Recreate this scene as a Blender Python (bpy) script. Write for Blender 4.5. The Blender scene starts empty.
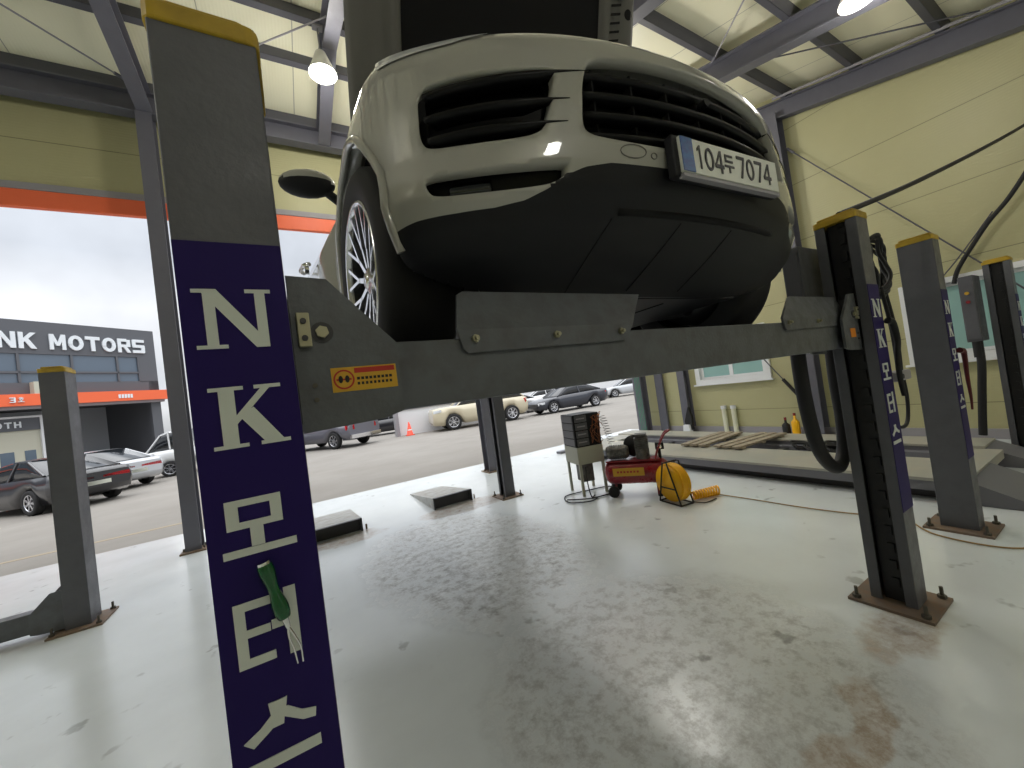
import bpy, bmesh, math, random
from mathutils import Vector, Matrix
random.seed(7)
SC=bpy.context.scene
COL=SC.collection
rad=math.radians
# ------------------------------------------------------------ camera
cd=bpy.data.cameras.new('camera'); cam=bpy.data.objects.new('camera',cd); COL.objects.link(cam)
SC.camera=cam
CAMF=380.4; yaw,pit,roll=rad(29.95),rad(1.333),rad(-7.812)
fw=Vector((math.sin(yaw)*math.cos(pit),math.cos(yaw)*math.cos(pit),math.sin(pit)))
rt=Vector((math.cos(yaw),-math.sin(yaw),0)); up=rt.cross(fw)
R2=rt*math.cos(roll)+up*math.sin(roll); U2=-rt*math.sin(roll)+up*math.cos(roll)
m=Matrix((R2,U2,-fw)).transposed().to_4x4(); m.translation=(0,0,1.5)
cam.matrix_world=m
cd.sensor_fit='HORIZONTAL'; cd.sensor_width=36; cd.lens=36*CAMF/1024; cd.clip_start=.05; cd.clip_end=400
# ------------------------------------------------------------ colour management
vs=SC.view_settings; vs.view_transform='Standard'; vs.look='None'; vs.gamma=1; vs.exposure=0.08
vs.use_curve_mapping=False
# ------------------------------------------------------------ overcast sky
W=bpy.data.worlds.new('overcast'); SC.world=W; W.use_nodes=True
nt=W.node_tree; nt.nodes.clear()
def N(nt,t,**k):
    n=nt.nodes.new(t)
    for a,b in k.items():
        if a in ('inp',):
            for i,v in b.items(): n.inputs[i].default_value=v
        else: setattr(n,a,b)
    return n
out=N(nt,'ShaderNodeOutputWorld'); bg=N(nt,'ShaderNodeBackground'); tc=N(nt,'ShaderNodeTexCoord')
sx=N(nt,'ShaderNodeSeparateXYZ'); nt.links.new(tc.outputs['Generated'],sx.inputs[0])
cr=N(nt,'ShaderNodeValToRGB'); nt.links.new(sx.outputs['Z'],cr.inputs[0])
e=cr.color_ramp.elements; e[0].position=0.0; e[0].color=(.30,.31,.32,1); e[1].position=1; e[1].color=(1.75,1.78,1.82,1)
for p,c in ((.06,(.55,.565,.58,1)),(.12,(.44,.46,.49,1)),(.25,(.50,.515,.54,1)),(.34,(.36,.385,.425,1)),(.47,(.39,.415,.455,1)),(.6,(1.15,1.17,1.2,1))):
    q=e.new(p); q.color=c
no=N(nt,'ShaderNodeTexNoise',inp={'Scale':2.3,'Detail':5,'Roughness':.55}); nt.links.new(tc.outputs['Generated'],no.inputs['Vector'])
mr=N(nt,'ShaderNodeMapRange',inp={1:.3,2:.7,3:.78,4:1.25}); nt.links.new(no.outputs['Fac'],mr.inputs[0])
mx=N(nt,'ShaderNodeVectorMath',operation='SCALE'); nt.links.new(cr.outputs[0],mx.inputs[0]); nt.links.new(mr.outputs[0],mx.inputs['Scale'])
nt.links.new(mx.outputs[0],bg.inputs[0]); bg.inputs[1].default_value=1.75
nt.links.new(bg.outputs[0],out.inputs[0])
# ------------------------------------------------------------ materials
M={}
def mat(name,col,rough=.5,metal=0,coat=0,emit=None,es=1,trans=0,ior=1.45,alpha=1,noise=None,bump=None,spec=.5):
    if name in M: return M[name]
    mt=bpy.data.materials.new(name); mt.use_nodes=True; nt=mt.node_tree; b=nt.nodes['Principled BSDF']
    b.inputs['Base Color'].default_value=(*col,1); b.inputs['Roughness'].default_value=rough; b.inputs['Metallic'].default_value=metal
    b.inputs['Coat Weight'].default_value=coat; b.inputs['Coat Roughness'].default_value=.04
    b.inputs['Transmission Weight'].default_value=trans; b.inputs['IOR'].default_value=ior
    b.inputs['Specular IOR Level'].default_value=spec
    if emit: b.inputs['Emission Color'].default_value=(*emit,1); b.inputs['Emission Strength'].default_value=es
    if noise or bump:
        t=N(nt,'ShaderNodeTexCoord')
    if noise:   # (scale, amount, second colour)
        n=N(nt,'ShaderNodeTexNoise',inp={'Scale':noise[0],'Detail':6,'Roughness':.6}); nt.links.new(t.outputs['Object'],n.inputs['Vector'])
        r=N(nt,'ShaderNodeMapRange',inp={1:.4,2:.7,3:0,4:noise[1]}); nt.links.new(n.outputs['Fac'],r.inputs[0])
        x=N(nt,'ShaderNodeMix',data_type='RGBA'); x.inputs[6].default_value=(*col,1); x.inputs[7].default_value=(*noise[2],1)
        nt.links.new(r.outputs[0],x.inputs[0]); nt.links.new(x.outputs[2],b.inputs['Base Color'])
        r2=N(nt,'ShaderNodeMapRange',inp={1:.3,2:.7,3:max(0,rough-.08),4:min(1,rough+.12)}); nt.links.new(n.outputs['Fac'],r2.inputs[0]); nt.links.new(r2.outputs[0],b.inputs['Roughness'])
    if bump:
        n=N(nt,'ShaderNodeTexNoise',inp={'Scale':bump[0],'Detail':4}); nt.links.new(t.outputs['Object'],n.inputs['Vector'])
        bp=N(nt,'ShaderNodeBump',inp={'Strength':bump[1],'Distance':.01}); nt.links.new(n.outputs['Fac'],bp.inputs['Height']); nt.links.new(bp.outputs[0],b.inputs['Normal'])
    M[name]=mt; return mt
mat('post_grey',(.105,.107,.122),.42,noise=(9,.5,(.08,.082,.092)),bump=(60,.12))
mat('post_channel',(.012,.012,.014),.5)
mat('beam_grey',(.115,.124,.138),.40,noise=(14,.7,(.08,.08,.08)),bump=(80,.15))
mat('cap_yellow',(.50,.33,.02),.45,noise=(12,.5,(.22,.14,.02)))
mat('sign_blue',(.017,.008,.095),.55,spec=.2)
mat('letter_cream',(.64,.68,.63),.5)
mat('steel_frame',(.12,.12,.145),.5,noise=(5,.4,(.10,.10,.12)))
mat('purlin_grey',(.085,.085,.10),.5)
mat('bolt',(.42,.40,.28),.45,metal=.7)
mat('dark_bolt',(.12,.11,.09),.5,metal=.6)
mat('rust_plate',(.17,.13,.10),.6,noise=(20,.8,(.24,.15,.09)))
mat('black_rubber',(.012,.012,.013),.6)
mat('black_plastic',(.008,.0085,.011),.5,spec=.35)
mat('gloss_black',(.005,.005,.006),.35,spec=.25)
mat('car_paint',(.37,.37,.335),.35,coat=1.0)
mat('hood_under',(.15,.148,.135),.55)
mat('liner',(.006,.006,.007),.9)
mat('tire',(.014,.014,.015),.7)
mat('rim_silver',(.75,.76,.80),.22,metal=.9)
mat('rim_black',(.012,.012,.014),.3)
mat('chrome',(.8,.8,.82),.12,metal=1)
mat('white_plate',(.72,.74,.66),.45)
mat('plate_blue',(.012,.06,.25),.4,noise=(60,.8,(.04,.17,.42)))
mat('plate_ink',(.01,.01,.012),.5)
mat('orange',(.90,.16,.06),.45)
mat('trim_grey',(.30,.29,.31),.5)
mat('sticker_yellow',(.62,.36,.03),.45)
mat('sticker_red',(.45,.03,.02),.45)
mat('sticker_orange',(.80,.25,.01),.45)
mat('green_plastic',(.0,.09,.02),.15,coat=.6)
mat('compressor_red',(.26,.012,.02),.3,coat=.4,noise=(8,.4,(.12,.01,.015)))
mat('hose_yellow',(.92,.48,.01),.35)
mat('cable_orange',(.32,.20,.07),.5)
mat('cast_metal',(.17,.165,.155),.5,metal=.5,noise=(16,.8,(.04,.04,.04)))
mat('cream_metal',(.42,.42,.34),.5)
mat('white_paint',(.75,.76,.78),.4)
mat('window_white',(.78,.80,.82),.35)
mat('pane_teal',(.30,.50,.48),.15,spec=.8)
mat('wood',(.36,.31,.23),.7,noise=(18,.8,(.20,.16,.11)))
mat('deck_metal',(.34,.34,.30),.4,noise=(3,.8,(.46,.43,.36)))
mat('deck_side',(.16,.16,.18),.5)
mat('dark_metal',(.05,.05,.055),.5)  # even dark grey metal for lift, ramp and suspension parts
mat('ramp_metal',(.40,.41,.40),.4,noise=(8,.7,(.28,.24,.2)))
mat('building_grey',(.115,.12,.135),.6)
mat('building_glass',(.10,.14,.19),.08,spec=1)
mat('building_dark',(.12,.12,.13),.7)
mat('building_inside',(.55,.58,.63),.7)
mat('sign_white',(.80,.84,.88),.5)
mat('booth_cream',(.55,.54,.44),.5)
mat('glass_dark',(.015,.018,.022),.05,spec=1)
mat('tail_red',(.55,.015,.02),.2)
mat('head_clear',(.65,.67,.70),.1)
for n,c in (('car_black',(.012,.012,.016)),('car_silver',(.50,.52,.55)),('car_white',(.72,.73,.74)),('car_grey',(.11,.11,.135)),('car_beige',(.56,.50,.36)),('car_navy',(.013,.016,.027))): mat(n,c,.3,coat=.8)
mat('lamp_glow',(1,1,1),.5,emit=(1,.98,.85),es=14)
mat('lamp_shade',(.75,.75,.68),.4)
mat('cone_red',(.85,.08,.04),.5)
mat('pvc',(.70,.70,.55),.4)
mat('green_wire',(.02,.25,.10),.5)
mat('blue_plastic',(.04,.13,.35),.4)

def floor_material():
    mt=bpy.data.materials.new('epoxy_floor'); mt.use_nodes=True; nt=mt.node_tree; b=nt.nodes['Principled BSDF']; L=nt.links.new
    t=N(nt,'ShaderNodeTexCoord'); P=t.outputs['Object']
    def noise(s,d=6,r=.6):
        n=N(nt,'ShaderNodeTexNoise',inp={'Scale':s,'Detail':d,'Roughness':r}); L(P,n.inputs['Vector']); return n.outputs['Fac']
    def mrg(v,a,b_,c=0,d=1):
        n=N(nt,'ShaderNodeMapRange',inp={1:a,2:b_,3:c,4:d}); L(v,n.inputs[0]); return n.outputs[0]
    def math_(op,a,b_):
        n=N(nt,'ShaderNodeMath',operation=op)
        for i,v in enumerate((a,b_)):
            if isinstance(v,(int,float)): n.inputs[i].default_value=v
            else: L(v,n.inputs[i])
        return n.outputs[0]
    def mixc(f,a,b_):
        n=N(nt,'ShaderNodeMix',data_type='RGBA'); L(f,n.inputs[0])
        for i,v in ((6,a),(7,b_)):
            if isinstance(v,tuple): n.inputs[i].default_value=(*v,1)
            else: L(v,n.inputs[i])
        return n.outputs[2]
    def blob(x,y,sx_,sy_,rot=0):  # soft ellipse 1 inside
        mp=N(nt,'ShaderNodeMapping',vector_type='TEXTURE'); mp.inputs['Location'].default_value=(x,y,0); mp.inputs['Scale'].default_value=(sx_,sy_,1); mp.inputs['Rotation'].default_value=(0,0,rot)
        nn=N(nt,'ShaderNodeTexNoise',inp={'Scale':2.5,'Detail':5}); L(P,nn.inputs['Vector'])
        v=N(nt,'ShaderNodeVectorMath',operation='SCALE'); L(nn.outputs['Color'],v.inputs[0]); v.inputs['Scale'].default_value=.5
        a=N(nt,'ShaderNodeVectorMath',operation='ADD'); L(P,a.inputs[0]); L(v.outputs[0],a.inputs[1])
        s=N(nt,'ShaderNodeVectorMath',operation='SUBTRACT'); L(a.outputs[0],s.inputs[0]); s.inputs[1].default_value=(.25,.25,.25)
        L(s.outputs[0],mp.inputs['Vector'])
        sp=N(nt,'ShaderNodeSeparateXYZ'); L(mp.outputs[0],sp.inputs[0]); cb=N(nt,'ShaderNodeCombineXYZ'); L(sp.outputs[0],cb.inputs[0]); L(sp.outputs[1],cb.inputs[1])
        ln=N(nt,'ShaderNodeVectorMath',operation='LENGTH'); L(cb.outputs[0],ln.inputs[0])
        return mrg(ln.outputs['Value'],1.0,.75)
    base=mixc(mrg(noise(1.2),.35,.7),(.80,.85,.87),(.72,.765,.78))
    fine=noise(11,14,.80); mid=noise(2.2,12,.75)
    # worn patches where the coat has scuffed off
    w=math_('MAXIMUM',blob(1.35,3.6,1.05,1.5,.1),math_('MULTIPLY',blob(1.55,1.4,1.05,1.1),.8))
    wear=math_('MULTIPLY',w,mrg(fine,.42,.60))
    wear2=math_('MULTIPLY',w,mrg(mid,.38,.62,.25,1))
    c=mixc(math_('MULTIPLY',wear2,.55),base,(.70,.70,.68))
    c=mixc(math_('MULTIPLY',wear,.8),c,(.27,.265,.245))
    # rust
    rust=math_('MAXIMUM',math_('MAXIMUM',blob(.35,5.18,.50,.22),blob(1.95,5.15,.65,.30)),math_('MAXIMUM',blob(1.72,.78,.42,.10,.25),blob(2.62,.86,.34,.17)))
    rust=math_('MULTIPLY',rust,mrg(fine,.34,.60,.08,.68))
    c=mixc(rust,c,(.34,.215,.115))
    # dark grease specks
    spot=math_('MULTIPLY',mrg(noise(5.5,3,.5),.64,.70),mrg(noise(1.1,2),.45,.6))
    c=mixc(math_('MULTIPLY',spot,.45),c,(.07,.065,.055))
    L(c,b.inputs['Base Color'])
    r=math_('ADD',mrg(noise(1.5,8,.7),.3,.7,.16,.24),math_('MULTIPLY',wear,.30))
    r=math_('ADD',r,math_('MULTIPLY',wear2,.10))
    L(r,b.inputs['Roughness']); b.inputs['Specular IOR Level'].default_value=.7; b.inputs['Coat Weight'].default_value=.5; b.inputs['Coat Roughness'].default_value=.24
    bp=N(nt,'ShaderNodeBump',inp={'Strength':.05,'Distance':.006}); L(math_('ADD',noise(1.6,2),math_('MULTIPLY',noise(14,8),w)),bp.inputs['Height']); L(bp.outputs[0],b.inputs['Normal'])
    return mt
M['floor']=floor_material()
def panel_material(name,col,col2,axis,spacing,rough=.45):
    mt=bpy.data.materials.new(name); mt.use_nodes=True; nt=mt.node_tree; b=nt.nodes['Principled BSDF']; L=nt.links.new
    t=N(nt,'ShaderNodeTexCoord'); sp=N(nt,'ShaderNodeSeparateXYZ'); L(t.outputs['Object'],sp.inputs[0])
    n=N(nt,'ShaderNodeTexNoise',inp={'Scale':1.3,'Detail':5}); L(t.outputs['Object'],n.inputs['Vector'])
    m1=N(nt,'ShaderNodeMath',operation='DIVIDE'); L(sp.outputs[axis],m1.inputs[0]); m1.inputs[1].default_value=spacing
    m2=N(nt,'ShaderNodeMath',operation='FRACT'); L(m1.outputs[0],m2.inputs[0])
    m3=N(nt,'ShaderNodeMath',operation='COMPARE'); L(m2.outputs[0],m3.inputs[0]); m3.inputs[1].default_value=.5; m3.inputs[2].default_value=.006/spacing
    x=N(nt,'ShaderNodeMix',data_type='RGBA'); x.inputs[6].default_value=(*col,1); x.inputs[7].default_value=(*col2,1); L(n.outputs['Fac'],x.inputs[0])
    y=N(nt,'ShaderNodeMix',data_type='RGBA'); L(x.outputs[2],y.inputs[6]); y.inputs[7].default_value=(col[0]*.5,col[1]*.5,col[2]*.5,1); L(m3.outputs[0],y.inputs[0])
    L(y.outputs[2],b.inputs['Base Color']); b.inputs['Roughness'].default_value=rough
    wv=N(nt,'ShaderNodeTexWave',inp={'Scale':1/.06/6.283*3.14,'Distortion':.3}); wv.bands_direction='XYZ'[axis]; L(t.outputs['Object'],wv.inputs['Vector'])
    bp=N(nt,'ShaderNodeBump',inp={'Strength':.12,'Distance':.01}); L(wv.outputs['Fac'],bp.inputs['Height']); L(bp.outputs[0],b.inputs['Normal'])
    M[name]=mt
panel_material('wall_panel',(.47,.45,.25),(.42,.40,.22),2,1.0)
panel_material('roof_panel',(.88,.85,.64),(.82,.79,.58),0,1.0)
def ground_material():
    mt=mat('concrete_yard',(.25,.233,.21),.75,noise=(.5,.6,(.21,.195,.175)),bump=(30,.3)); return mt
ground_material()
# ------------------------------------------------------------ mesh helpers
class MB:
    def __init__(s): s.v=[]; s.f=[]; s.sm=[]
    def add(s,vs,fs,smooth=False):
        o=len(s.v); s.v+= [tuple(p) for p in vs]; s.f+=[tuple(o+i for i in f) for f in fs]; s.sm+=[smooth]*len(fs); return s
    def box(s,a,b,mtx=None):
        (x0,y0,z0),(x1,y1,z1)=a,b
        v=[Vector(p) for p in ((x0,y0,z0),(x1,y0,z0),(x1,y1,z0),(x0,y1,z0),(x0,y0,z1),(x1,y0,z1),(x1,y1,z1),(x0,y1,z1))]
        if mtx: v=[mtx@p for p in v]
        return s.add(v,[(3,2,1,0),(4,5,6,7),(0,1,5,4),(1,2,6,5),(2,3,7,6),(3,0,4,7)])
    def rbox(s,a,b,r=.01,mtx=None,axis=2,seg=3):
        """box with rounded edges along one axis"""
        (x0,y0,z0),(x1,y1,z1)=a,b
        ax=[i for i in range(3) if i!=axis]
        lo=[a[i] for i in ax]; hi=[b[i] for i in ax]
        pts=[]
        for cx,cy,st in ((hi[0]-r,hi[1]-r,0),(lo[0]+r,hi[1]-r,90),(lo[0]+r,lo[1]+r,180),(hi[0]-r,lo[1]+r,270)):
            for k in range(seg+1):
                t=rad(st+90*k/seg); pts.append((cx+r*math.cos(t),cy+r*math.sin(t)))
        def P(p,h):
            q=[0,0,0]; q[ax[0]]=p[0]; q[ax[1]]=p[1]; q[axis]=h; q=Vector(q); return mtx@q if mtx else q
        n=len(pts); v=[P(p,a[axis]) for p in pts]+[P(p,b[axis]) for p in pts]
        return s.add(v,[tuple(range(n-1,-1,-1)),tuple(range(n,2*n))]+[(i,(i+1)%n,n+(i+1)%n,n+i) for i in range(n)])
    def prism(s,poly,fn0,fn1,smooth=False):
        """polygon (2D) swept between two mappings 2D->3D"""
        n=len(poly); v=[fn0(p) for p in poly]+[fn1(p) for p in poly]
        s.add(v,[tuple(range(n-1,-1,-1)),tuple(range(n,2*n))]); 
        return s.add([v[i] for i in range(2*n)],[(i,(i+1)%n,n+(i+1)%n,n+i) for i in range(n)],smooth)
    def cyl(s,p0,p1,r0,r1=None,seg=16,caps=True,smooth=True):
        p0,p1=Vector(p0),Vector(p1); r1=r0 if r1 is None else r1
        d=(p1-p0).normalized(); a=d.orthogonal().normalized(); b=d.cross(a)
        v=[]
        for p,r in ((p0,r0),(p1,r1)):
            for k in range(seg):
                t=2*math.pi*k/seg; v.append(p+a*r*math.cos(t)+b*r*math.sin(t))
        s.add(v,[(i,(i+1)%seg,seg+(i+1)%seg,seg+i) for i in range(seg)],smooth)
        if caps: s.add(v,[tuple(range(seg-1,-1,-1)),tuple(range(seg,2*seg))])
        return s
    def tube(s,pts,r,seg=10,smoothpath=True,closed=False):
        pts=[Vector(p) for p in pts]
        if smoothpath and len(pts)>2: pts=catmull(pts,8,closed)
        n=len(pts); rings=[]; ref=None
        for i,p in enumerate(pts):
            if closed: d=(pts[(i+1)%n]-pts[i-1])
            else: d=(pts[min(i+1,n-1)]-pts[max(i-1,0)])
            d=d.normalized()
            if ref is None: a=d.orthogonal().normalized()
            else: a=(ref-d*ref.dot(d)).normalized()
            ref=a; b=d.cross(a)
            rr=r(i/(n-1)) if callable(r) else r
            rings.append([p+a*rr*math.cos(2*math.pi*k/seg)+b*rr*math.sin(2*math.pi*k/seg) for k in range(seg)])
        v=[q for ring in rings for q in ring]; f=[]
        for i in range(n if closed else n-1):
            j=(i+1)%n
            for k in range(seg): f.append((i*seg+k,i*seg+(k+1)%seg,j*seg+(k+1)%seg,j*seg+k))
        s.add(v,f,True)
        if not closed: s.add(rings[0],[tuple(range(seg-1,-1,-1))]); s.add(rings[-1],[tuple(range(seg))])
        return s
    def lathe(s,prof,origin,axis=(0,0,1),seg=32,smooth=True):
        """prof: list of (r,h) about axis"""
        o=Vector(origin); d=Vector(axis).normalized(); a=d.orthogonal().normalized(); b=d.cross(a)
        v=[]; n=len(prof)
        for k in range(seg):
            t=2*math.pi*k/seg; c=a*math.cos(t)+b*math.sin(t)
            for r,h in prof: v.append(o+c*r+d*h)
        f=[]
        for k in range(seg):
            j=(k+1)%seg
            for i in range(n-1): f.append((k*n+i,j*n+i,j*n+i+1,k*n+i+1))
        return s.add(v,f,smooth)
    def build(s,name,mt,parent=None,bevel=0,weld=False):
        me=bpy.data.meshes.new(name); v=s.v
        off=Vector((0,0,0)); inv=None
        if parent is not None:
            mw=world_of(parent); inv=mw.inverted(); v=[tuple(inv@Vector(p)) for p in v]
        me.from_pydata([tuple(p) for p in v],[],s.f); me.update()
        me.polygons.foreach_set('use_smooth',s.sm)
        bm_=bmesh.new(); bm_.from_mesh(me); bmesh.ops.recalc_face_normals(bm_,faces=bm_.faces); bm_.to_mesh(me); bm_.free()
        me.materials.append(M[mt] if isinstance(mt,str) else mt)
        o=bpy.data.objects.new(name,me); COL.objects.link(o)
        if parent is not None: o.parent=parent
        if bevel:
            bm=o.modifiers.new('bevel','BEVEL'); bm.width=bevel; bm.segments=2; bm.limit_method='ANGLE'; bm.angle_limit=rad(40)
        return o
def catmull(p,k=8,closed=False):
    out=[]; n=len(p); rng=range(n) if closed else range(n-1)
    for i in rng:
        if closed: a,b,c,d=p[i-1],p[i],p[(i+1)%n],p[(i+2)%n]
        else: a,b,c,d=p[max(i-1,0)],p[i],p[i+1],p[min(i+2,n-1)]
        for j in range(k):
            t=j/k; out.append(.5*((2*b)+(c-a)*t+(2*a-5*b+4*c-d)*t*t+(3*b-a-3*c+d)*t**3))
    if not closed: out.append(p[-1])
    return out
def world_of(o):
    m=Matrix.Translation(o.location)@o.rotation_euler.to_matrix().to_4x4()
    if o.parent is not None: m=world_of(o.parent)@m
    return m
def tag(o,label=None,cat=None,group=None,kind=None):
    if label: o['label']=label
    if cat: o['category']=cat
    if group: o['group']=group
    if kind: o['kind']=kind
    return o
def thing(name,label,cat,loc=(0,0,0),rz=0,group=None):
    o=bpy.data.objects.new(name,None); COL.objects.link(o); o.location=loc; o.rotation_euler=(0,0,rz); o.empty_display_size=.1
    return tag(o,label,cat,group)
def dup(o,parent=None,loc=None,rz=None,label=None):
    c=o.copy(); COL.objects.link(c); c.parent=parent
    if loc is not None: c.location=loc
    if rz is not None: c.rotation_euler=(0,0,rz)
    if label: c['label']=label
    for ch in [k for k in bpy.data.objects if k.parent==o]: dup(ch,c)
    return c
def struct(o): o['kind']='structure'; return o
# ---------------- lettering as polygons in a unit box
def R(x0,y0,x1,y1): return [(x0,y0),(x1,y0),(x1,y1),(x0,y1)]
G={
'serifN':[R(0,.94,.27,1),R(0,0,.38,.06),R(.13,.03,.27,.97),[(.08,1),(.30,1),(.92,.06),(.92,0),(.74,0)],R(.78,.0,.92,.97),R(.66,.94,1,1)],
'serifK':[R(0,.94,.44,1),R(0,0,.44,.06),R(.12,.03,.32,.97),[(.30,.36),(.30,.50),(.68,.96),(.80,.96)],R(.58,.94,.94,1),[(.36,.50),(.55,.64),(.92,.04),(.66,.04)],R(.60,0,1,.06)],
'mo':[R(.08,.88,.84,1),R(.08,.48,.84,.60),R(.08,.5,.25,.98),R(.68,.5,.84,.98),R(.38,.14,.56,.50),R(0,0,1,.13)],
'teo':[R(.0,.87,.58,1),R(0,.45,.54,.57),R(0,0,.58,.13),R(0,0,.17,1),R(.80,-.02,1,1.05),R(.56,.46,.82,.60)],
'seu':[[(.38,.60),(.54,.60),(.60,1),(.42,1)],[(.36,1),(.62,1),(.58,.78),(.36,.58),(.12,.42),(.0,.54),(.22,.66),(.38,.80)],[(.42,.86),(.56,.70),(.80,.52),(.98,.48),(1.0,.62),(.80,.68),(.62,.84)],R(-.02,0,1.02,.17)],
'du':[R(.05,.84,.95,.95),R(.05,.55,.95,.66),R(.05,.55,.22,.95),R(-.05,.28,1.05,.39),R(.42,0,.58,.35)],
'1':[R(.42,0,.62,1),[(.12,.72),(.12,.86),(.45,1),(.5,1),(.5,.86)]],
'4':[R(.62,0,.82,1),R(.0,.22,1,.38),[(.62,1),(.80,1),(.22,.38),(0,.38),(0,.34)]],
'7':[R(0,.86,1,1),[(.80,.88),(1,.88),(.55,0),(.33,0)]],
}
def ring(cx,cy,rx,ry,w,h,n=24,a0=0,a1=360):
    out=[]
    for k in range(n):
        t0=rad(a0+(a1-a0)*k/n); t1=rad(a0+(a1-a0)*(k+1)/n)
        out.append([(cx+rx*math.cos(t0),cy+ry*math.sin(t0)),(cx+rx*math.cos(t1),cy+ry*math.sin(t1)),(cx+(rx-w)*math.cos(t1),cy+(ry-h)*math.sin(t1)),(cx+(rx-w)*math.cos(t0),cy+(ry-h)*math.sin(t0))])
    return out
G['0']=ring(.5,.5,.5,.5,.19,.13)
G['M']=[R(0,0,.24,1),R(.76,0,1,1),[(0,1),(.26,1),(.6,.25),(.40,.25)],[(1,1),(.74,1),(.40,.25),(.6,.25)]]
G['O']=ring(.5,.5,.5,.5,.27,.22)
G['T']=[R(0,.78,1,1),R(.36,0,.64,.9)]
G['R']=[R(0,0,.27,1),R(0,.80,.7,1),R(0,.38,.7,.58),R(.7,.42,.98,.94),[(.42,.42),(.70,.42),(1,0),(.70,0)]]
G['S']=[R(.04,.80,.98,1),R(.0,.45,.28,.94),R(.04,.40,.96,.60),R(.70,.06,1,.55),R(0,0,.96,.20)]
G['N']=[R(0,0,.26,1),R(.74,0,1,1),[(0,1),(.28,1),(1,0),(.72,0)]]
G['K']=[R(0,0,.27,1),[(.25,.36),(.25,.62),(.68,1),(1,1)],[(.30,.50),(.52,.66),(1,0),(.68,0)]]
G['B']=[R(0,0,.26,1),R(0,.82,.8,1),R(0,.42,.8,.58),R(0,0,.8,.18),R(.66,.5,.94,.92),R(.70,.08,1,.5)]
G['H']=[R(0,0,.27,1),R(.73,0,1,1),R(.2,.4,.8,.6)]
G['3']=[R(.05,.84,.9,1),R(.2,.42,.9,.58),R(.05,0,.9,.16),R(.70,.05,.95,.95)]
G['ho']=[R(.3,.92,.7,1),R(.1,.78,.9,.86)]+ring(.5,.56,.28,.2,.1,.1,12)+[R(.44,.2,.56,.4),R(0,.08,1,.18)]
def glyphs(mb,items,org,xd,yd,th=.002):
    """items: (glyph,x,y,w,h) in metres on the plane; org, xd, yd vectors; thickness along -normal to the viewer"""
    org,xd,yd=Vector(org),Vector(xd),Vector(yd); n=xd.cross(yd).normalized()
    th0=th; k_=0
    for g,x,y,w,h in items:
        for poly in G[g]:
            k_+=1; th=th0*(1+.035*(k_%14))
            f0=lambda p:org+xd*(x+p[0]*w)+yd*(y+p[1]*h)
            f1=lambda p,th=th:f0(p)+n*th
            mb.prism(poly,f0,f1)
    return mb
# ================================================================= BUILDING SHELL
XR=8.1     # right wall
XL=-10.0; YB=-7.0
mb=MB().box((XL,YB,-.12),(XR+.15,7.97,0)); struct(mb.build('floor','floor'))
mb=MB().box((-90,7.97,-.14),(120,140,-.012)); mb.box((XR+.15,YB,-.14),(120,7.97,-.012)); struct(mb.build('yard_ground','concrete_yard'))
mb=MB().box((-40,9.0,-.012),(-1.5,9.12,-.009)); tag(struct(mb.build('trim_1',mat('line_yellow',(.34,.28,.20),.7))),'faded yellow line on the yard')
# gable profile: bottom of the rafters
RY,RZ=5.0,6.20; SF,SB=.17,.27
def zr(y): return RZ-SF*(y-RY) if y>RY else RZ-SB*(RY-y)
YF=6.9
# ceiling sheets (two slopes with thickness)
RD=.30; PD=.16
mb=MB()
for ya,yb in ((RY,YF+.9),(YB,RY)):
    z0,z1=zr(ya)+RD+PD,zr(yb)+RD+PD
    v=[(XL,ya,z0),(XR+.3,ya,z0),(XR+.3,yb,z1),(XL,yb,z1)]
    mb.add(v+[(a,b,c+.1) for a,b,c in v],[(0,1,2,3),(7,6,5,4),(0,4,5,1),(1,5,6,2),(2,6,7,3),(3,7,4,0)])
struct(mb.build('ceiling','roof_panel'))
# right wall with two window openings, made of strips around the holes
def wall_x(x0,x1,ya,yb,holes,name,mt,zt):
    mb=MB()
    ys=sorted({ya,yb,RY}|{h[0] for h in holes}|{h[1] for h in holes}) if ya<RY<yb else sorted({ya,yb}|{h[0] for h in holes}|{h[1] for h in holes})
    for a,b in zip(ys,ys[1:]):
        h=[q for q in holes if q[0]<=a+1e-6 and q[1]>=b-1e-6]
        zs=[(0,None)] if not h else [(0,h[0][2]),(h[0][3],None)]
        for lo,hi in zs:
            za=hi if hi else zt(a); zb=hi if hi else zt(b)
            v=[(x0,a,lo),(x1,a,lo),(x1,b,lo),(x0,b,lo),(x0,a,za),(x1,a,za),(x1,b,zb),(x0,b,zb)]
            mb.add(v,[(3,2,1,0),(4,5,6,7),(0,1,5,4),(1,2,6,5),(2,3,7,6),(3,0,4,7)])
    return struct(mb.build(name,mt))
zt=lambda y: zr(y)+RD+PD
WINS=[(3.98,5.46,1.20,2.12),(.30,1.93,1.20,2.20)]
wall_x(XR,XR+.12,YB,YF+.2,WINS,'wall_right','wall_panel',zt)
wall_x(XL-.12,XL,YB,YF+.2,[],'wall_left','wall_panel',zt)
mb=MB().box((XL,YB-.12,0),(XR,YB,1.1)); mb.box((XL,YB-.12,3.0),(XR,YB,zt(YB)))
for x0,x1 in ((XL,-8.4),(-6.9,6.0)): mb.box((x0,YB-.12,1.1),(x1,YB,3.0))
struct(mb.build('wall_back','wall_panel'))
mb=MB().box((XL,YF,4.93),(XR,YF+.12,zt(YF))); struct(mb.build('wall_front','wall_panel'))
mb=MB().box((XL,YF-.03,4.84),(XR,YF+.12,4.93)); struct(mb.build('trim_2','trim_grey',bevel=.005))
mb=MB().box((XL,YF-.02,4.62),(XR,YF+.06,4.84)); struct(mb.build('trim_3','orange',bevel=.005))
mb=MB().box((XR-.03,YB,0),(XR,7.0,.14)); struct(mb.build('baseboard_right','trim_grey'))
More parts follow.
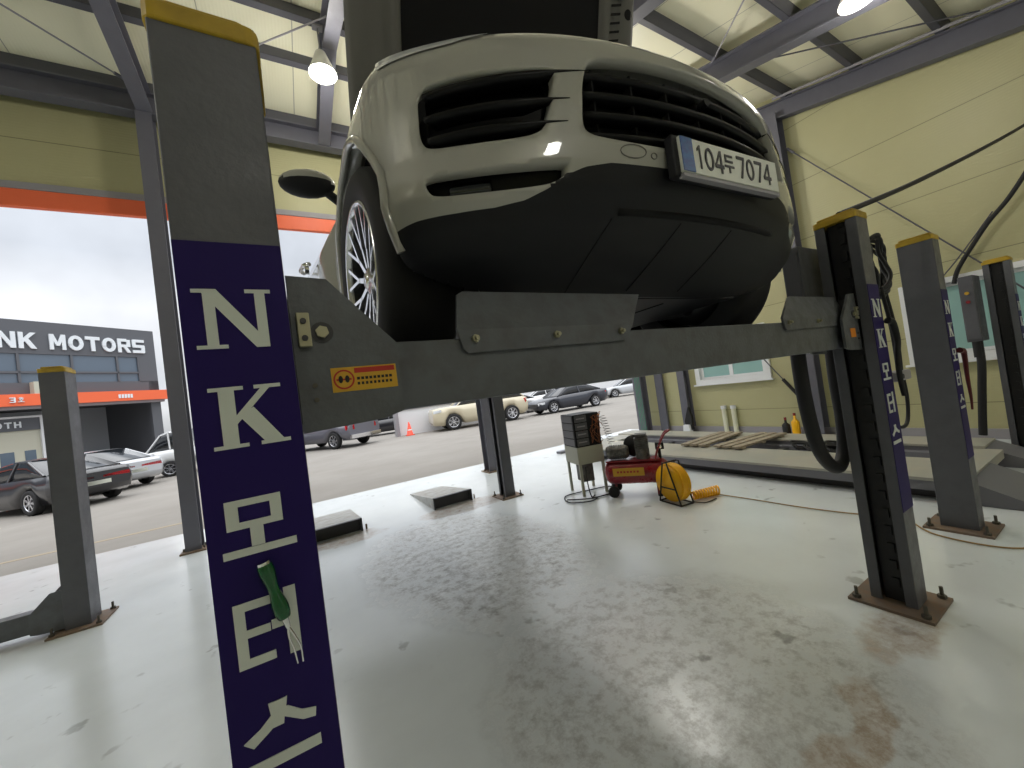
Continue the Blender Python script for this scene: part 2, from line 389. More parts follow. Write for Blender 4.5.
for i,(ya,yb,za,zb) in enumerate(WINS):
    e=bpy.data.objects.new('window_%d'%(i+1),None); COL.objects.link(e); e.location=(XR,ya,za); struct(e)
    fr=MB(); x0,x1=XR-.05,XR+.10; t=.07
    fr.box((x0,ya-.06,za-.10),(x1,yb+.06,za)); fr.box((x0,ya-.06,zb),(x1,yb+.06,zb+.08)); fr.box((x0,ya-.06,za),(x1,ya+t-.02,zb)); fr.box((x0,yb-t+.02,za),(x1,yb+.06,zb))
    fr.build('window_frame','window_white',e,bevel=.004)
    n=2
    for k in range(n):
        a=ya+.05+(yb-ya-.1)*k/n; b=ya+.05+(yb-ya-.1)*(k+1)/n; xo=XR+.01+.03*k
        s=MB(); s.box((xo,a,za),(xo+.03,a+.05,zb)); s.box((xo,b-.05,za),(xo+.03,b,zb)); s.box((xo,a+.05,za),(xo+.03,b-.05,za+.05)); s.box((xo,a+.05,zb-.05),(xo+.03,b-.05,zb))
        s.build('window_sash','window_white',e)
        MB().box((xo+.012,a+.05,za+.05),(xo+.018,b-.05,zb-.05)).build('window_pane','pane_teal',e)
    sl=MB().box((XR-.09,ya-.1,za-.13),(XR+.02,yb+.1,za-.10)); sl.build('window_sill','window_white',e)
# ---------------- steel columns
def hbeam(mb,p0,p1,up_,w,d,tf=.014,tw=.01):
    """I section from p0 to p1; up_ = web direction; p is the middle of the section"""
    p0,p1=Vector(p0),Vector(p1); a=(p1-p0).normalized(); u=Vector(up_); u=(u-a*u.dot(a)).normalized(); s=a.cross(u)
    def slab(c0,c1,h0,h1):
        v=[]
        for p in (p0,p1):
            for x,y in ((c0,h0),(c1,h0),(c1,h1),(c0,h1)): v.append(p+s*x+u*y)
        mb.add(v,[(3,2,1,0),(4,5,6,7),(0,1,5,4),(1,2,6,5),(2,3,7,6),(3,0,4,7)])
    slab(-w/2,w/2,-d/2,-d/2+tf); slab(-w/2,w/2,d/2-tf,d/2); slab(-tw/2,tw/2,-d/2+tf,d/2-tf)
    return mb
def column(x,y,w,d,top,label,updir=(0,1,0),solid=False):
    t=thing('steel_column',label,'column',(x,y,0))
    mb=MB()
    if solid: mb.box((x-w/2,y-d/2,.02),(x+w/2,y+d/2,top))
    else: hbeam(mb,(x,y,.02),(x,y,top),updir,w,d)
    mb.build('column_shaft','steel_frame',t)
    MB().box((x-w*.8,y-d*.75,0),(x+w*.8,y+d*.75,.022)).build('base_plate','rust_plate',t)
    for sx_ in (-1,1):
        for sy in (-1,1): MB().cyl((x+sx_*w*.62,y+sy*d*.3,.02),(x+sx_*w*.62,y+sy*d*.3,.06),.012,seg=8).build('anchor_bolt','dark_bolt',t)
    return t
column(-1.33,6.66,.17,.20,6.05,'grey steel column just left of the near blue lettered post, at the doorway')
column(3.27,6.98,.17,.24,6.0,'pale grey steel column behind the rear lift post at the doorway')
column(7.80,6.95,.26,.22,6.0,'grey corner column with green wires at the right end of the doorway',(1,0,0))
column(8.0,6.5,.06,.22,6.1,'slim pale steel post on the right wall beside the corner column',solid=True)
column(8.0,5.80,.18,.22,6.2,'grey wall column left of the window with a black pouch at its foot',(1,0,0))
column(7.99,3.22,.2,.24,5.8,'grey wall column between the two windows, right of the car number plate',(1,0,0))
column(-5.8,6.66,.17,.20,6.05,'grey steel column at the far left end of the doorway')
# ---------------- eave beam and rafters
def ibeam_thing(name,p0,p1,up_,w,d,label,cat,mt='steel_frame',group=None,bolts=False):
    mb=hbeam(MB(),p0,p1,up_,w,d,tf=.02)
    o=mb.build(name,mt); tag(o,label,cat,group); return o
ibeam_thing('eave_beam',(XL,6.66,6.08),(7.7,6.66,6.08),(0,0,1),.17,.30,'dark grey steel beam running over the doorway header','beam')
raf=[(-5.8,'grey sloping rafter beyond the left edge post, far left bay'),(-1.31,'pale undersided roof rafter rising from the column left of the near post'),(.88,'roof rafter seen behind the hanging lamp beside the open bonnet'),(3.85,'roof rafter whose pale underside shows right of the open bonnet'),(5.95,'grey roof rafter with a lit lamp at the top right'),(7.98,'grey roof rafter along the top of the right wall')]
for x,lab in raf:
    mb=MB()
    for ya,yb in ((RY,6.58),(YB,RY)):
        hbeam(mb,(x,ya,zr(ya)+RD/2),(x,yb,zr(yb)+RD/2),(0,0,1),.17 if x<7 else .14,RD,tf=.02)
    tag(mb.build('roof_rafter','steel_frame'),lab,'rafter')
pur=[(6.62,'deep roof purlin right above the doorway beam'),(5.63,'roof purlin behind the hanging lamp, second in from the doorway'),(5.03,'ridge purlin that carries the hanging lamp left of the bonnet'),(3.98,'roof purlin hidden over the raised bonnet'),(2.97,'roof purlin meeting the lit rafter just above the car nose'),(2.05,'roof purlin crossing the middle of the top right roof bay'),(1.17,'roof purlin at the top right edge of the picture'),(.2,'roof purlin overhead of the near post row'),(-.8,'roof purlin behind the viewpoint'),(-1.9,'second roof purlin behind the viewpoint')]
for y,lab in pur:
    mb=MB(); z=zr(y)+RD
    sl=-SF if y>RY else SB; mt_=Matrix.Translation((0,y,z))@Matrix.Rotation(math.atan(sl),4,'X')
    mb.box((XL,-.04,0),(XR-.02,-.034,PD),mt_); mb.box((XL,-.04,0),(XR-.02,.045,.006),mt_); mb.box((XL,-.04,PD-.006),(XR-.02,.045,PD),mt_); mb.box((XL,.04,0),(XR-.02,.045,.03),mt_)
    tag(mb.build('roof_purlin','purlin_grey'),lab,'purlin')
# bracing rods
def rod(p0,p1,r,label,mt='trim_grey',name='brace_rod',cat='rod'):
    t=thing(name,label,cat,p0)
    MB().cyl(p0,p1,r,seg=8).build('rod_bar',mt,t)
    d=(Vector(p1)-Vector(p0)).normalized()
    MB().cyl(p0,Vector(p0)+d*.16,r*2.1,seg=8).build('clevis','steel_frame',t)
    return t
z_=lambda y:zr(y)+RD-.03
rod((-1.40,6.45,z_(6.45)),(-3.7,4.3,z_(4.3)),.010,'thin steel roof brace rod left of the near post top')
rod((-1.15,6.45,z_(6.45)),(1.0,4.6,z_(4.6)),.010,'thin steel roof brace rod between the near post top and the lamp')
rod((5.85,3.0,z_(3.0)),(3.9,.9,z_(.9)),.010,'pale roof brace rod rising left from the lit rafter')
rod((6.0,3.2,z_(3.2)),(7.6,.8,z_(.8)-.05),.010,'dark roof brace rod between the lit rafter and the right wall','purlin_grey')
tb=rod((XR-.10,3.08,5.13),(XR-.10,.05,.75),.010,'wall brace rod slanting down right from the column between the windows','purlin_grey')
tb=rod((XR-.10,5.75,4.15),(XR-.10,3.3,.46),.010,'wall brace rod with a black turnbuckle slanting over the left window','purlin_grey')
MB().cyl((XR-.10,3.70,1.06),(XR-.10,3.50,.76),.030,seg=10).build('turnbuckle','black_rubber',tb)
mb=MB().tube([(7.80,3.1,zr(3.1)+.30),(7.80,1.9,zr(1.9)+.30),(7.80,.7,zr(.7)+.30),(7.8,-2,zr(-2)+.30)],.022); tag(mb.build('conduit_pipe','trim_grey'),'pale conduit pipe along the rafter on top of the right wall','conduit')
# ---------------- hanging lamps
def lamp(x,y,zc,top,label,r=.17,w=70):
    t=thing('pendant_lamp',label,'lamp',(x,y,zc))
    MB().lathe([(.03,.30),(.06,.28),(.09,.20),(r*.85,.06),(r,0),(r-.01,0),(r*.82,.055),(.085,.19),(.03,.26)],(x,y,zc),seg=28).build('lamp_shade','lamp_shade',t)
    MB().lathe([(0,.0),(r*.45,.004),(r*.58,.03),(r*.58,.08),(0,.10)],(x,y,zc),seg=24).build('lamp_bulb','lamp_glow',t)
    MB().cyl((x,y,zc+.28),(x,y,top),.010,seg=8).build('lamp_stem','trim_grey',t)
    MB().box((x-.06,y-.04,top-.03),(x+.06,y+.04,top)).build('lamp_bracket','trim_grey',t)
    l=bpy.data.lights.new('lamp_light','POINT'); l.energy=w; l.color=(1,.97,.91); l.shadow_soft_size=.2
    lo=bpy.data.objects.new('lamp_light',l); COL.objects.link(lo); lo.parent=t; lo.location=(0,0,-.10)
    return t
lamp(.77,5.05,5.86,zr(5.05)+RD,'lit pendant lamp hanging in the roof left of the open bonnet')
lamp(5.6,1.32,5.13,zr(1.32)+RD+.02,'lit pendant lamp at the top right edge over the rafter',.18,50)
lamp(5.6,5.03,5.5,zr(5.03)+RD,'added pendant lamp on the ridge purlin, unseen behind the raised car',w=150)  # unseen lamp added to light the right wall and ceiling
lamp(3.0,5.03,5.86,zr(5.03)+RD,'added pendant lamp on the ridge purlin, unseen behind the bonnet',w=90)  # also added on the ridge, out of sight, to brighten the interior
lamp(5.6,-3.0,4.3,zr(-3)+RD+.02,'added unseen pendant lamp behind the viewpoint on the right',w=75)  # added behind the viewpoint as extra interior light
lamp(.6,-3.0,4.3,zr(-3)+RD+.02,'added unseen pendant lamp behind the viewpoint near the middle',w=50)  # another added lamp out of view, lifts the near side
lamp(-4.5,1.0,5.0,zr(1)+RD+.02,'added pendant lamp over the left bay, out of view',w=110)  # unseen lamp added to brighten the interior from the left
# ================================================================= LIFT POSTS
PW,PDp,PH=.16,.20,2.26
def lift_post(x,y,side,label,sign=True,face=-1,name='lift_post'):
    """channel column: near-left corner (x,y); side=+1 opening to +x, -1 to -x"""
    t=thing(name,label,'lift post',(x+PW/2,y+PDp/2,0))
    x0,x1,y0,y1=x,x+PW,y,y+PDp
    th=.012; lip=.05
    xo=x1 if side>0 else x0; xb=x0 if side>0 else x1
    mb=MB()
    mb.box((min(xb,xb+side*th)+.001,y0+.002,.015),(max(xb,xb+side*th)-.001,y1-.002,PH))
    mb.rbox((x0,y0,.015),(x1,y0+th,PH),.004); mb.rbox((x0,y1-th,.015),(x1,y1,PH),.004)
    a,b=sorted((xo,xo-side*th))
    mb.box((a+.001,y0+.002,.015),(b-.0005*0,y0+lip,PH)); mb.box((a+.001,y1-lip,.015),(b,y1-.002,PH))
    mb.build('post_channel','post_grey',t)
    xi=(x0+x1)/2
    mb=MB(); mb.box((xi-.04,y0+.055,.015),(xi+.04,y1-.055,PH-.02)); 
    for k in range(22): mb.box((xi-.05,y0+.07,.1+k*.1),(xi+.05,y0+.10,.15+k*.1))
    mb.build('lock_ladder','post_channel',t)
    cp=MB(); e=.006
    cp.rbox((x0-e,y0-e,PH-.035),(x1+e,y1+e,PH),.02); cp.rbox((x0+.01,y0+.01,PH),(x1-.01,y1-.01,PH+.018),.018)
    cp.build('post_cap','cap_yellow',t,bevel=.004)
    bp=MB(); bp.box((x0-.09,y0-.08,0),(x1+.09,y1+.08,.016)); bp.build('base_plate','rust_plate',t)
    for sx_ in (x0-.06,x1+.06):
        for sy in (y0-.045,y1+.045):
            b_=MB().cyl((sx_,sy,.016),(sx_,sy,.034),.020,seg=6,smooth=False); b_.cyl((sx_,sy,.034),(sx_,sy,.08),.009,seg=8); b_.build('anchor_bolt','dark_bolt',t)
    if sign:
        s=MB().box((x0+.001,y0-.0025,.55),(x1-.001,y0-.0002,1.835)); s.build('name_sign','sign_blue',t)
        it=[('serifN',.024,1.645,.115,.105),('serifK',.031,1.470,.113,.107),('mo',.026,1.285,.108,.096),('teo',.030,1.100,.092,.108),('seu',.024,.925,.108,.105)]
        
        for g,a,b,c,d in it: glyphs(MB(),[(g,a-.005,b,c,d)],(x0,y0-.0026,0),(1,0,0),(0,0,1)).build('sign_letter','letter_cream',t)
    return t
lift_post(-.15,.82,1,'large near grey lift post with yellow cap and blue lettered sign')
lift_post(2.83,.82,-1,'grey lift post right of the raised car, channel open towards the car')
lift_post(4.27,.83,1,'grey lift post with solid back, right of the post carrying the car')
lift_post(7.08,.83,-1,'open grey lift post with yellow cap at the right edge')
lift_post(2.50,4.95,-1,'rear lift post seen under the crossbeam in front of the doorway',sign=False)
lift_post(-.30,4.95,1,'rear lift post hidden behind the large near post',sign=False)
lift_post(-1.87,4.84,-1,'short looking grey lift post with yellow cap at the left of the picture',sign=False)
# ---------------- crossbeam
def crossbeam(xa,xb,y0,z0,label,stops=True,open_left=False,front=True):
    t=thing('lift_crossbeam',label,'lift beam',((xa+xb)/2,y0+.07,z0))
    h=.165
    MB().box((xa+.16,y0+.02,z0),(xb-.04,y0+.14,z0+h)).build('beam_body','beam_grey',t,bevel=.006)
    for s,xe in ((1,xa),(-1,xb)):
        poly=[(0,-.02),(.0,.305),(.075,.30),(.205,.158),(.205,.0),(.16,-.012)]
        mb=MB()
        for yy,th in ((y0-.02,.012),(y0+.15,.012)):
            mb.prism([(xe+s*p[0],z0+p[1]) for p in (poly if s>0 else poly[::-1])],lambda p:(p[0],yy+th,p[1]),lambda p:(p[0],yy,p[1]))
        mb.build('end_plate','beam_grey',t,bevel=.002)
        mb=MB().box((min(xe,xe+s*.03),y0-.008,z0+.0),(max(xe,xe+s*.03),y0+.15,z0+.28)); mb.build('slide_block','dark_metal',t)
        if front:
            xk=xe+s*.01
            mb=MB().box((min(xk,xk+s*.024),y0-.034,z0+.155),(max(xk,xk+s*.024),y0-.02,z0+.225)); mb.build('roller_bracket','bolt',t,bevel=.002)
            for zz in (.172,.207): MB().cyl((xk+s*.012,y0-.034,z0+zz),(xk+s*.012,y0-.038,z0+zz),.006,seg=10).build('bracket_hole','dark_metal',t)
            MB().cyl((xk+s*.045,y0-.02,z0+.185),(xk+s*.045,y0-.032,z0+.185),.013,seg=6,smooth=False).build('hex_bolt','bolt',t)
            MB().cyl((xk+s*.045,y0-.0195,z0+.185),(xk+s*.045,y0-.0225,z0+.185),.022,seg=16).build('washer','dark_metal',t)
            for zz in (.045,.075): MB().cyl((xk+s*.02,y0-.02,z0+zz),(xk+s*.02,y0-.026,z0+zz),.005,seg=8).build('small_bolt','dark_bolt',t)
    return t
BY=.90
cb=crossbeam(.012,2.828,BY,1.495,'grey steel lift crossbeam across the picture in front of the car')
# warning sticker on the left end plate
yS=BY-.0208
MB().box((.074,yS-.0012,1.551),(.209,yS,1.603)).build('warning_sticker','sticker_yellow',cb)
mb=MB()
for poly in ring(.098,1.577,.021,.021,.0035,.0035,24): mb.prism(poly,lambda p:(p[0],yS-.0012,p[1]),lambda p:(p[0],yS-.0020,p[1]))
mb.box((.120,yS-.0018,1.589),(.205,yS-.0012,1.600)); mb.prism([(.083,1.575),(.113,1.575),(.113,1.579),(.083,1.579)],lambda p:(p[0],yS-.0012,p[1]),lambda p:(p[0],yS-.0019,p[1]))
mb.build('sticker_print','sticker_red',cb)
mb=MB()
for dx in (-.0065,.0065):
    mb.prism([(.098+dx+.0045*math.cos(rad(a)),1.5775+.008*math.sin(rad(a))) for a in range(0,360,30)],lambda p:(p[0],yS-.0012,p[1]),lambda p:(p[0],yS-.0024,p[1]))
for k in range(2):
    for j in range(9): mb.box((.124+j*.0085,yS-.0018,1.574-.011*k),(.130+j*.0085-(k*.001),yS-.0012,1.580-.011*k))
mb.build('sticker_text','plate_ink',cb)
MB().box((2.70,BY-.0225,1.55),(2.765,BY-.0208,1.60)).build('orange_sticker','sticker_orange',cb)
# wheel stops
def wheel_stop(x0,x1,label,flip=False):
    z0=1.625; t=thing('wheel_stop',label,'wheel stop',((x0+x1)/2,BY,z0))
    yf=BY+.008
    lo=[(x0,z0+.006),(x0+.012,z0-.006),(x1-.05,z0+.0),(x1-.04,z0+.012),(x1-.01,z0+.055),(x0-.012,z0+.055)]
    MB().prism(lo,lambda p:(p[0],yf+.010,p[1]),lambda p:(p[0],yf,p[1])).build('stop_flange','beam_grey',t,bevel=.002)
    a=Vector((0,0,1)); mb=MB()
    up_=[(x0-.012,0),(x1-.01,0),(x1+.09,.122),(x0+.035,.122),(x0+.018,.112)]
    if flip: up_=[(x0-.012,0),(x1-.01,0),(x1-.01,.125),(x0+.19,.125),(x0+.17,.118)]
    f=lambda off:(lambda p:(p[0],yf+off+p[1]*.35,z0+.055+p[1]*.94))
    mb.prism(up_,f(.010),f(0)); mb.build('stop_plate','beam_grey',t,bevel=.002)
    n=3
    for k in range(n):
        xx=x0+.035+(x1-x0-.11)*k/(n-1); b_=MB().cyl((xx,yf,z0+.03),(xx,yf-.010,z0+.03),.011,seg=6,smooth=False); b_.cyl((xx,yf-.010,z0+.03),(xx,yf-.02,z0+.03),.006,seg=8); b_.build('stop_bolt','bolt',t)
    return t
wheel_stop(.395,1.04,'long bent grey wheel stop plate bolted to the crossbeam under the bumper')
wheel_stop(2.06,2.78,'grey wheel stop plate bolted at the right end of the crossbeam',True)
# rear crossbeam and runways
crossbeam(-.13,2.50,5.0,1.495,'rear lift crossbeam hidden behind the front one',front=False)
for x0,x1,lab in ((.14,.74,'left steel runway carrying the raised car, above the crossbeam'),(1.85,2.45,'right steel runway carrying the raised car')):
    t=thing('lift_runway',lab,'runway',((x0+x1)/2,1.06,1.54))
    MB().box((x0,1.065,1.585),(x1,5.0,1.602)).build('runway_deck','dark_metal',t)
    mb=MB().box((x0,1.065,1.52),(x0+.03,4.99,1.585)); mb.box((x1-.03,1.065,1.52),(x1,4.99,1.585)); mb.build('runway_rail','beam_grey',t)
# left bay lift: lowered crossbeam towards the left
cl=crossbeam(-4.60,-1.872,4.88,.05,'lowered grey lift crossbeam on the floor at the left edge',front=False)
# tool clipped on the near post
t=thing('green_handled_tool','green handled pry tool with two metal prongs held on the lettered near post','tool',(-.06,.80,1.27))
ys=.800; p0=Vector((-.073,ys,1.268)); p1=Vector((-.053,ys,1.170)); d=(p1-p0).normalized()
MB().tube([p0,p0+d*.02,p0+d*.05,p0+d*.075,p0+d*.10,p1],lambda u:.0105+.002*math.sin(u*12),seg=14).build('tool_handle','green_plastic',t)
MB().cyl(p0-d*.004,p0+d*.005,.0108,seg=16).build('handle_cap','chrome',t)
MB().cyl(p1,p1+d*.02,.006,.004,seg=10).build('ferrule','chrome',t)
for s in (-1,1):
    q=p1+d*.018
    MB().tube([q,q+Vector((s*.004+.004,0,-.02)),q+Vector((s*.005+.010,0,-.042)),q+Vector((s*.004+.012,0,-.068))],lambda u:.0022-.0009*u,seg=8).build('prong','chrome',t)
# ---------------- control cabinets with hoses
def cabinet(x,y,z0,z1,w,d,label,hose,hlabel):
    t=thing('lift_control_box',label,'control box',(x,y,z0)); near=x<5
    MB().box((x,y,z0),(x+w,y+d,z1)).build('box_shell','post_grey',t,bevel=.006)
    MB().box((x-.012,y+.01,z0+.03),(x,y+d-.01,z1-.03)).build('box_door','post_grey',t,bevel=.003)
    if not near: MB().cyl((x-.012,y+d/2,z1-.2),(x-.03,y+d/2,z1-.2),.018,seg=14).build('box_button','sticker_yellow',t)
    if not near: MB().cyl((x-.012,y+d/2,z1-.3),(x-.03,y+d/2,z1-.3),.018,seg=14).build('box_button','compressor_red',t)
    h=MB().tube(hose,.038 if len(hose)>5 else .035,seg=12); tag(h.build('hydraulic_hose','black_rubber'),hlabel,'hose')
cabinet(2.70,1.06,1.70,2.14,.36,.10,'grey control cabinet on the left of the post beside the raised car',
  [(2.60,1.10,1.60),(2.585,1.10,1.40),(2.60,1.10,1.15),(2.66,1.10,.93),(2.78,1.10,.80),(2.90,1.10,.77),(3.0,1.10,.86),(3.04,1.10,1.05),(3.03,1.10,1.3),(3.0,1.08,1.6)],'thick black hose looping down below the right end of the crossbeam')
cabinet(6.78,1.06,1.36,2.12,.30,.12,'grey control cabinet on the open post at the right edge',
  [(6.92,1.12,1.36),(6.90,1.12,1.1),(6.91,1.15,.8),(6.92,1.18,.5),(6.92,1.2,.26)],'thick black hose running to the floor from the right edge cabinet')
tag(MB().tube([(6.82,1.12,1.36),(6.82,1.12,1.28),(6.82,1.12,1.18)],.035).build('hydraulic_hose','black_rubber'),'short black hose stub under the right edge cabinet','hose')
# coiled cable on the post
mb=MB()
for k in range(5):
    a=.17+.02*(k%3); o=Vector((3.20+.02*k,.86+.01*k,1.99)); pts=[o+Vector((a*math.cos(t)*.75,.02*math.sin(3*t+k),.17*math.sin(t)-.01*k)) for t in [2*math.pi*i/14 for i in range(14)]]
    mb.tube(pts,.011,seg=8,closed=True)
mb.tube([(3.22,.87,1.84),(3.25,.86,1.6),(3.26,.86,1.4),(3.25,.86,1.28)],.011); mb.tube([(3.27,.87,1.85),(3.32,.86,1.55),(3.30,.86,1.3)],.011)
o=mb.build('coiled_cable','black_rubber'); tag(o,'black electric cable coiled and hung on the post beside the raised car','cable')
t=thing('switch_box','small grey switch box with cable on the side of the post by the car','switch box',(3.2,.86,1.27))
MB().box((3.13,.83,1.25),(3.36,.90,1.31)).build('switch_body','trim_grey',t,bevel=.01)
MB().cyl((3.18,.83,1.28),(3.18,.82,1.28),.015,seg=12).build('switch_knob','black_rubber',t)
MB().tube([(3.32,.86,1.25),(3.33,.86,1.12),(3.28,.86,1.0),(3.18,.86,.97),(3.08,.88,1.0),(3.0,.9,1.02)],.010).build('switch_cable','black_rubber',t)
tag(MB().tube([(2.92,.92,2.29),(4.0,.85,2.60),(5.5,.75,3.07),(7.0,.66,3.56),(8.05,.6,3.92)],.017,seg=10).build('power_cable','black_rubber'),'black power cable running from the post top up to the right wall','cable')
tag(MB().tube([(7.98,1.42,2.16),(7.98,1.36,2.35),(7.98,1.20,2.62),(7.98,1.05,2.85),(7.98,.86,3.08),(7.98,.66,3.40),(7.98,.4,3.9)],.026,seg=10).build('black_hose','black_rubber'),'black hose hanging on the right wall above the window','hose')
tag(MB().tube([(7.97,1.75,2.02),(7.97,1.5,2.30),(7.97,1.3,2.55),(7.97,1.0,2.97)],.008,seg=8).build('thin_wire','purlin_grey'),'thin grey wire crossing beside the hose on the right wall','wire')
# rag on the second post sign
mb=MB().tube([(4.40,.81,1.36),(4.44,.80,1.35),(4.455,.80,1.30),(4.44,.80,1.15),(4.45,.80,1.0),(4.43,.80,.9)],lambda u:.022-.016*u,seg=8); tag(mb.build('dark_red_air_gun',mat('dark_red',(.10,.008,.012),.4)),'dark red air gun hanging on the solid post beside its sign','air gun')
mb=MB().tube([(2.985,.80,1.62),(3.02,.79,1.60),(3.05,.79,1.50),(3.02,.79,1.42),(3.0,.79,1.3),(3.02,.79,1.18)],lambda u:.020-.008*u,seg=8); tag(mb.build('black_air_gun','black_rubber'),'black air gun hanging over the sign on the post beside the car','air gun')
# ================================================================= THE CAR
CAR=thing('raised_car','beige grey SUV with open bonnet raised on the lift, number plate 104 7074','car',(1.228,.65,1.605),rad(-2.2))
CO=Vector((0,.65,0))
CARM=world_of(CAR)
def cp(x,Y,z): return CARM@Vector((x,Y-.65,z-1.605))
def lerp(tab,x):
    if x<=tab[0][0]: return tab[0][1]
    for (a,b),(c,d) in zip(tab,tab[1:]):
        if x<=c: return b+(d-b)*(x-a)/(c-a)
    return tab[-1][1]
PZ=[(1.80,1.0),(1.84,.93),(1.90,.83),(1.96,.745),(2.03,.68),(2.09,.655),(2.15,.645),(2.25,.65),(2.34,.665),(2.42,.675),(2.46,.685),(2.50,.715)]
WZ=[(1.80,.88),(1.9,.945),(2.05,.98),(2.3,.985),(2.42,.97),(2.46,.955),(2.50,.915)]
def sm(x): x=max(0,min(1,x)); return x*x*(3-2*x)
YREAR=5.15
def DZ(z): return lerp([(1.8,1.10),(1.95,1.02),(2.03,1.04),(2.16,1.12),(2.3,1.13)],z)
def WF(W_,y): return W_*(1+.033*sm((y-1.0)/.42))
def Sraw(q,z):
    P_=lerp(PZ,z);W_=lerp(WZ,z);D=max(.2,DZ(z)-P_); a=abs(q); s=1 if q>=0 else -1
    h=sm((a-55)/60) if a<200 else 1
    zz=z+max(0,(z-2.40)/.10)*.11*h
    if a<=90:
        t=rad(a); y=P_+D*(1-math.cos(t)); return (s*WF(W_,y)*math.sin(t),y,zz)
    y0=P_+D
    if a<=190:
        y=y0+(YREAR-y0)*(a-90)/100; return (s*WF(W_,y),y,zz)
    t=rad(280-a); return (s*WF(W_,5)*math.sin(t),YREAR+.38*math.cos(t)*(1-.25*max(0,(z-2.2)/.3)),zz)
AR=[(1.43,1.995,.430),(4.33,1.995,.430)]
half=lambda pts:pts+[(-a,b) for a,b in reversed(pts)]
intake=[(-61.6,2.312),(-59.9,2.338),(-55.9,2.346),(-43.2,2.350),(-33.8,2.356),(-32.3,2.335),(-34.2,2.256),(-35.9,2.194),(-38.2,2.160),(-45.5,2.150),(-60.7,2.160),(-62.9,2.19),(-62.4,2.256)]
slot=[(-64.2,2.084),(-54.4,2.080),(-46,2.080),(-39,2.082),(-32.2,2.085),(-33.1,2.064),(-35.2,2.042),(-38.3,2.029),(-50.5,2.022),(-62.6,2.026),(-64.0,2.045)]
grille=half([(-29.3,2.165),(-29.6,2.19),(-29.2,2.23),(-28,2.31),(-26.5,2.372),(-24.3,2.397),(-17,2.408),(-6.5,2.416)])+[]
gb=[(26.8,2.150),(19,2.138),(12,2.134),(0,2.132),(-12,2.134),(-19,2.138),(-26.8,2.150)]
grille=grille+gb
mir=lambda P_:[(-a,b) for a,b in P_]
HOLES={'intake_l':intake,'intake_r':mir(intake),'slot_l':slot,'slot_r':mir(slot),'grille':grille}
ZB=[(0,2.080),(19,2.083),(25,2.085),(30,2.074),(33.5,2.055),(37.3,2.024),(42,2.002),(48.5,1.990),(58,1.986),(70,1.984),(80,1.976),(90,1.97),(300,1.94)]
def inside(poly,x,y):
    r=False; n=len(poly)
    for i in range(n):
        x0,y0=poly[i]; x1,y1=poly[(i+1)%n]
        if (y0>y)!=(y1>y) and x<(x1-x0)*(y-y0)/(y1-y0)+x0: r=not r
    return r
SQ=.0145 # metres per degree, so that distances in (q,z) are isotropic
def snap(poly,x,y):
    best=None; n=len(poly)
    for i in range(n):
        x0,y0=poly[i]; x1,y1=poly[(i+1)%n]; x0_,x1_,x_=x0*SQ,x1*SQ,x*SQ
        dx,dy=x1_-x0_,y1-y0; t=max(0,min(1,((x_-x0_)*dx+(y-y0)*dy)/(dx*dx+dy*dy+1e-12)))
        px,py=x0_+dx*t,y0+dy*t; d=(px-x_)**2+(py-y)**2
        if best is None or d<best[0]: best=(d,px/SQ,py)
    return best[1:]
def smooth_poly(poly,it=2):
    for _ in range(it):
        o=[]; n=len(poly)
        for i in range(n):
            a,b=poly[i],poly[(i+1)%n]; o+=[(a[0]*.75+b[0]*.25,a[1]*.75+b[1]*.25),(a[0]*.25+b[0]*.75,a[1]*.25+b[1]*.75)]
        poly=o
    return poly
for k in HOLES: HOLES[k]=smooth_poly(HOLES[k])
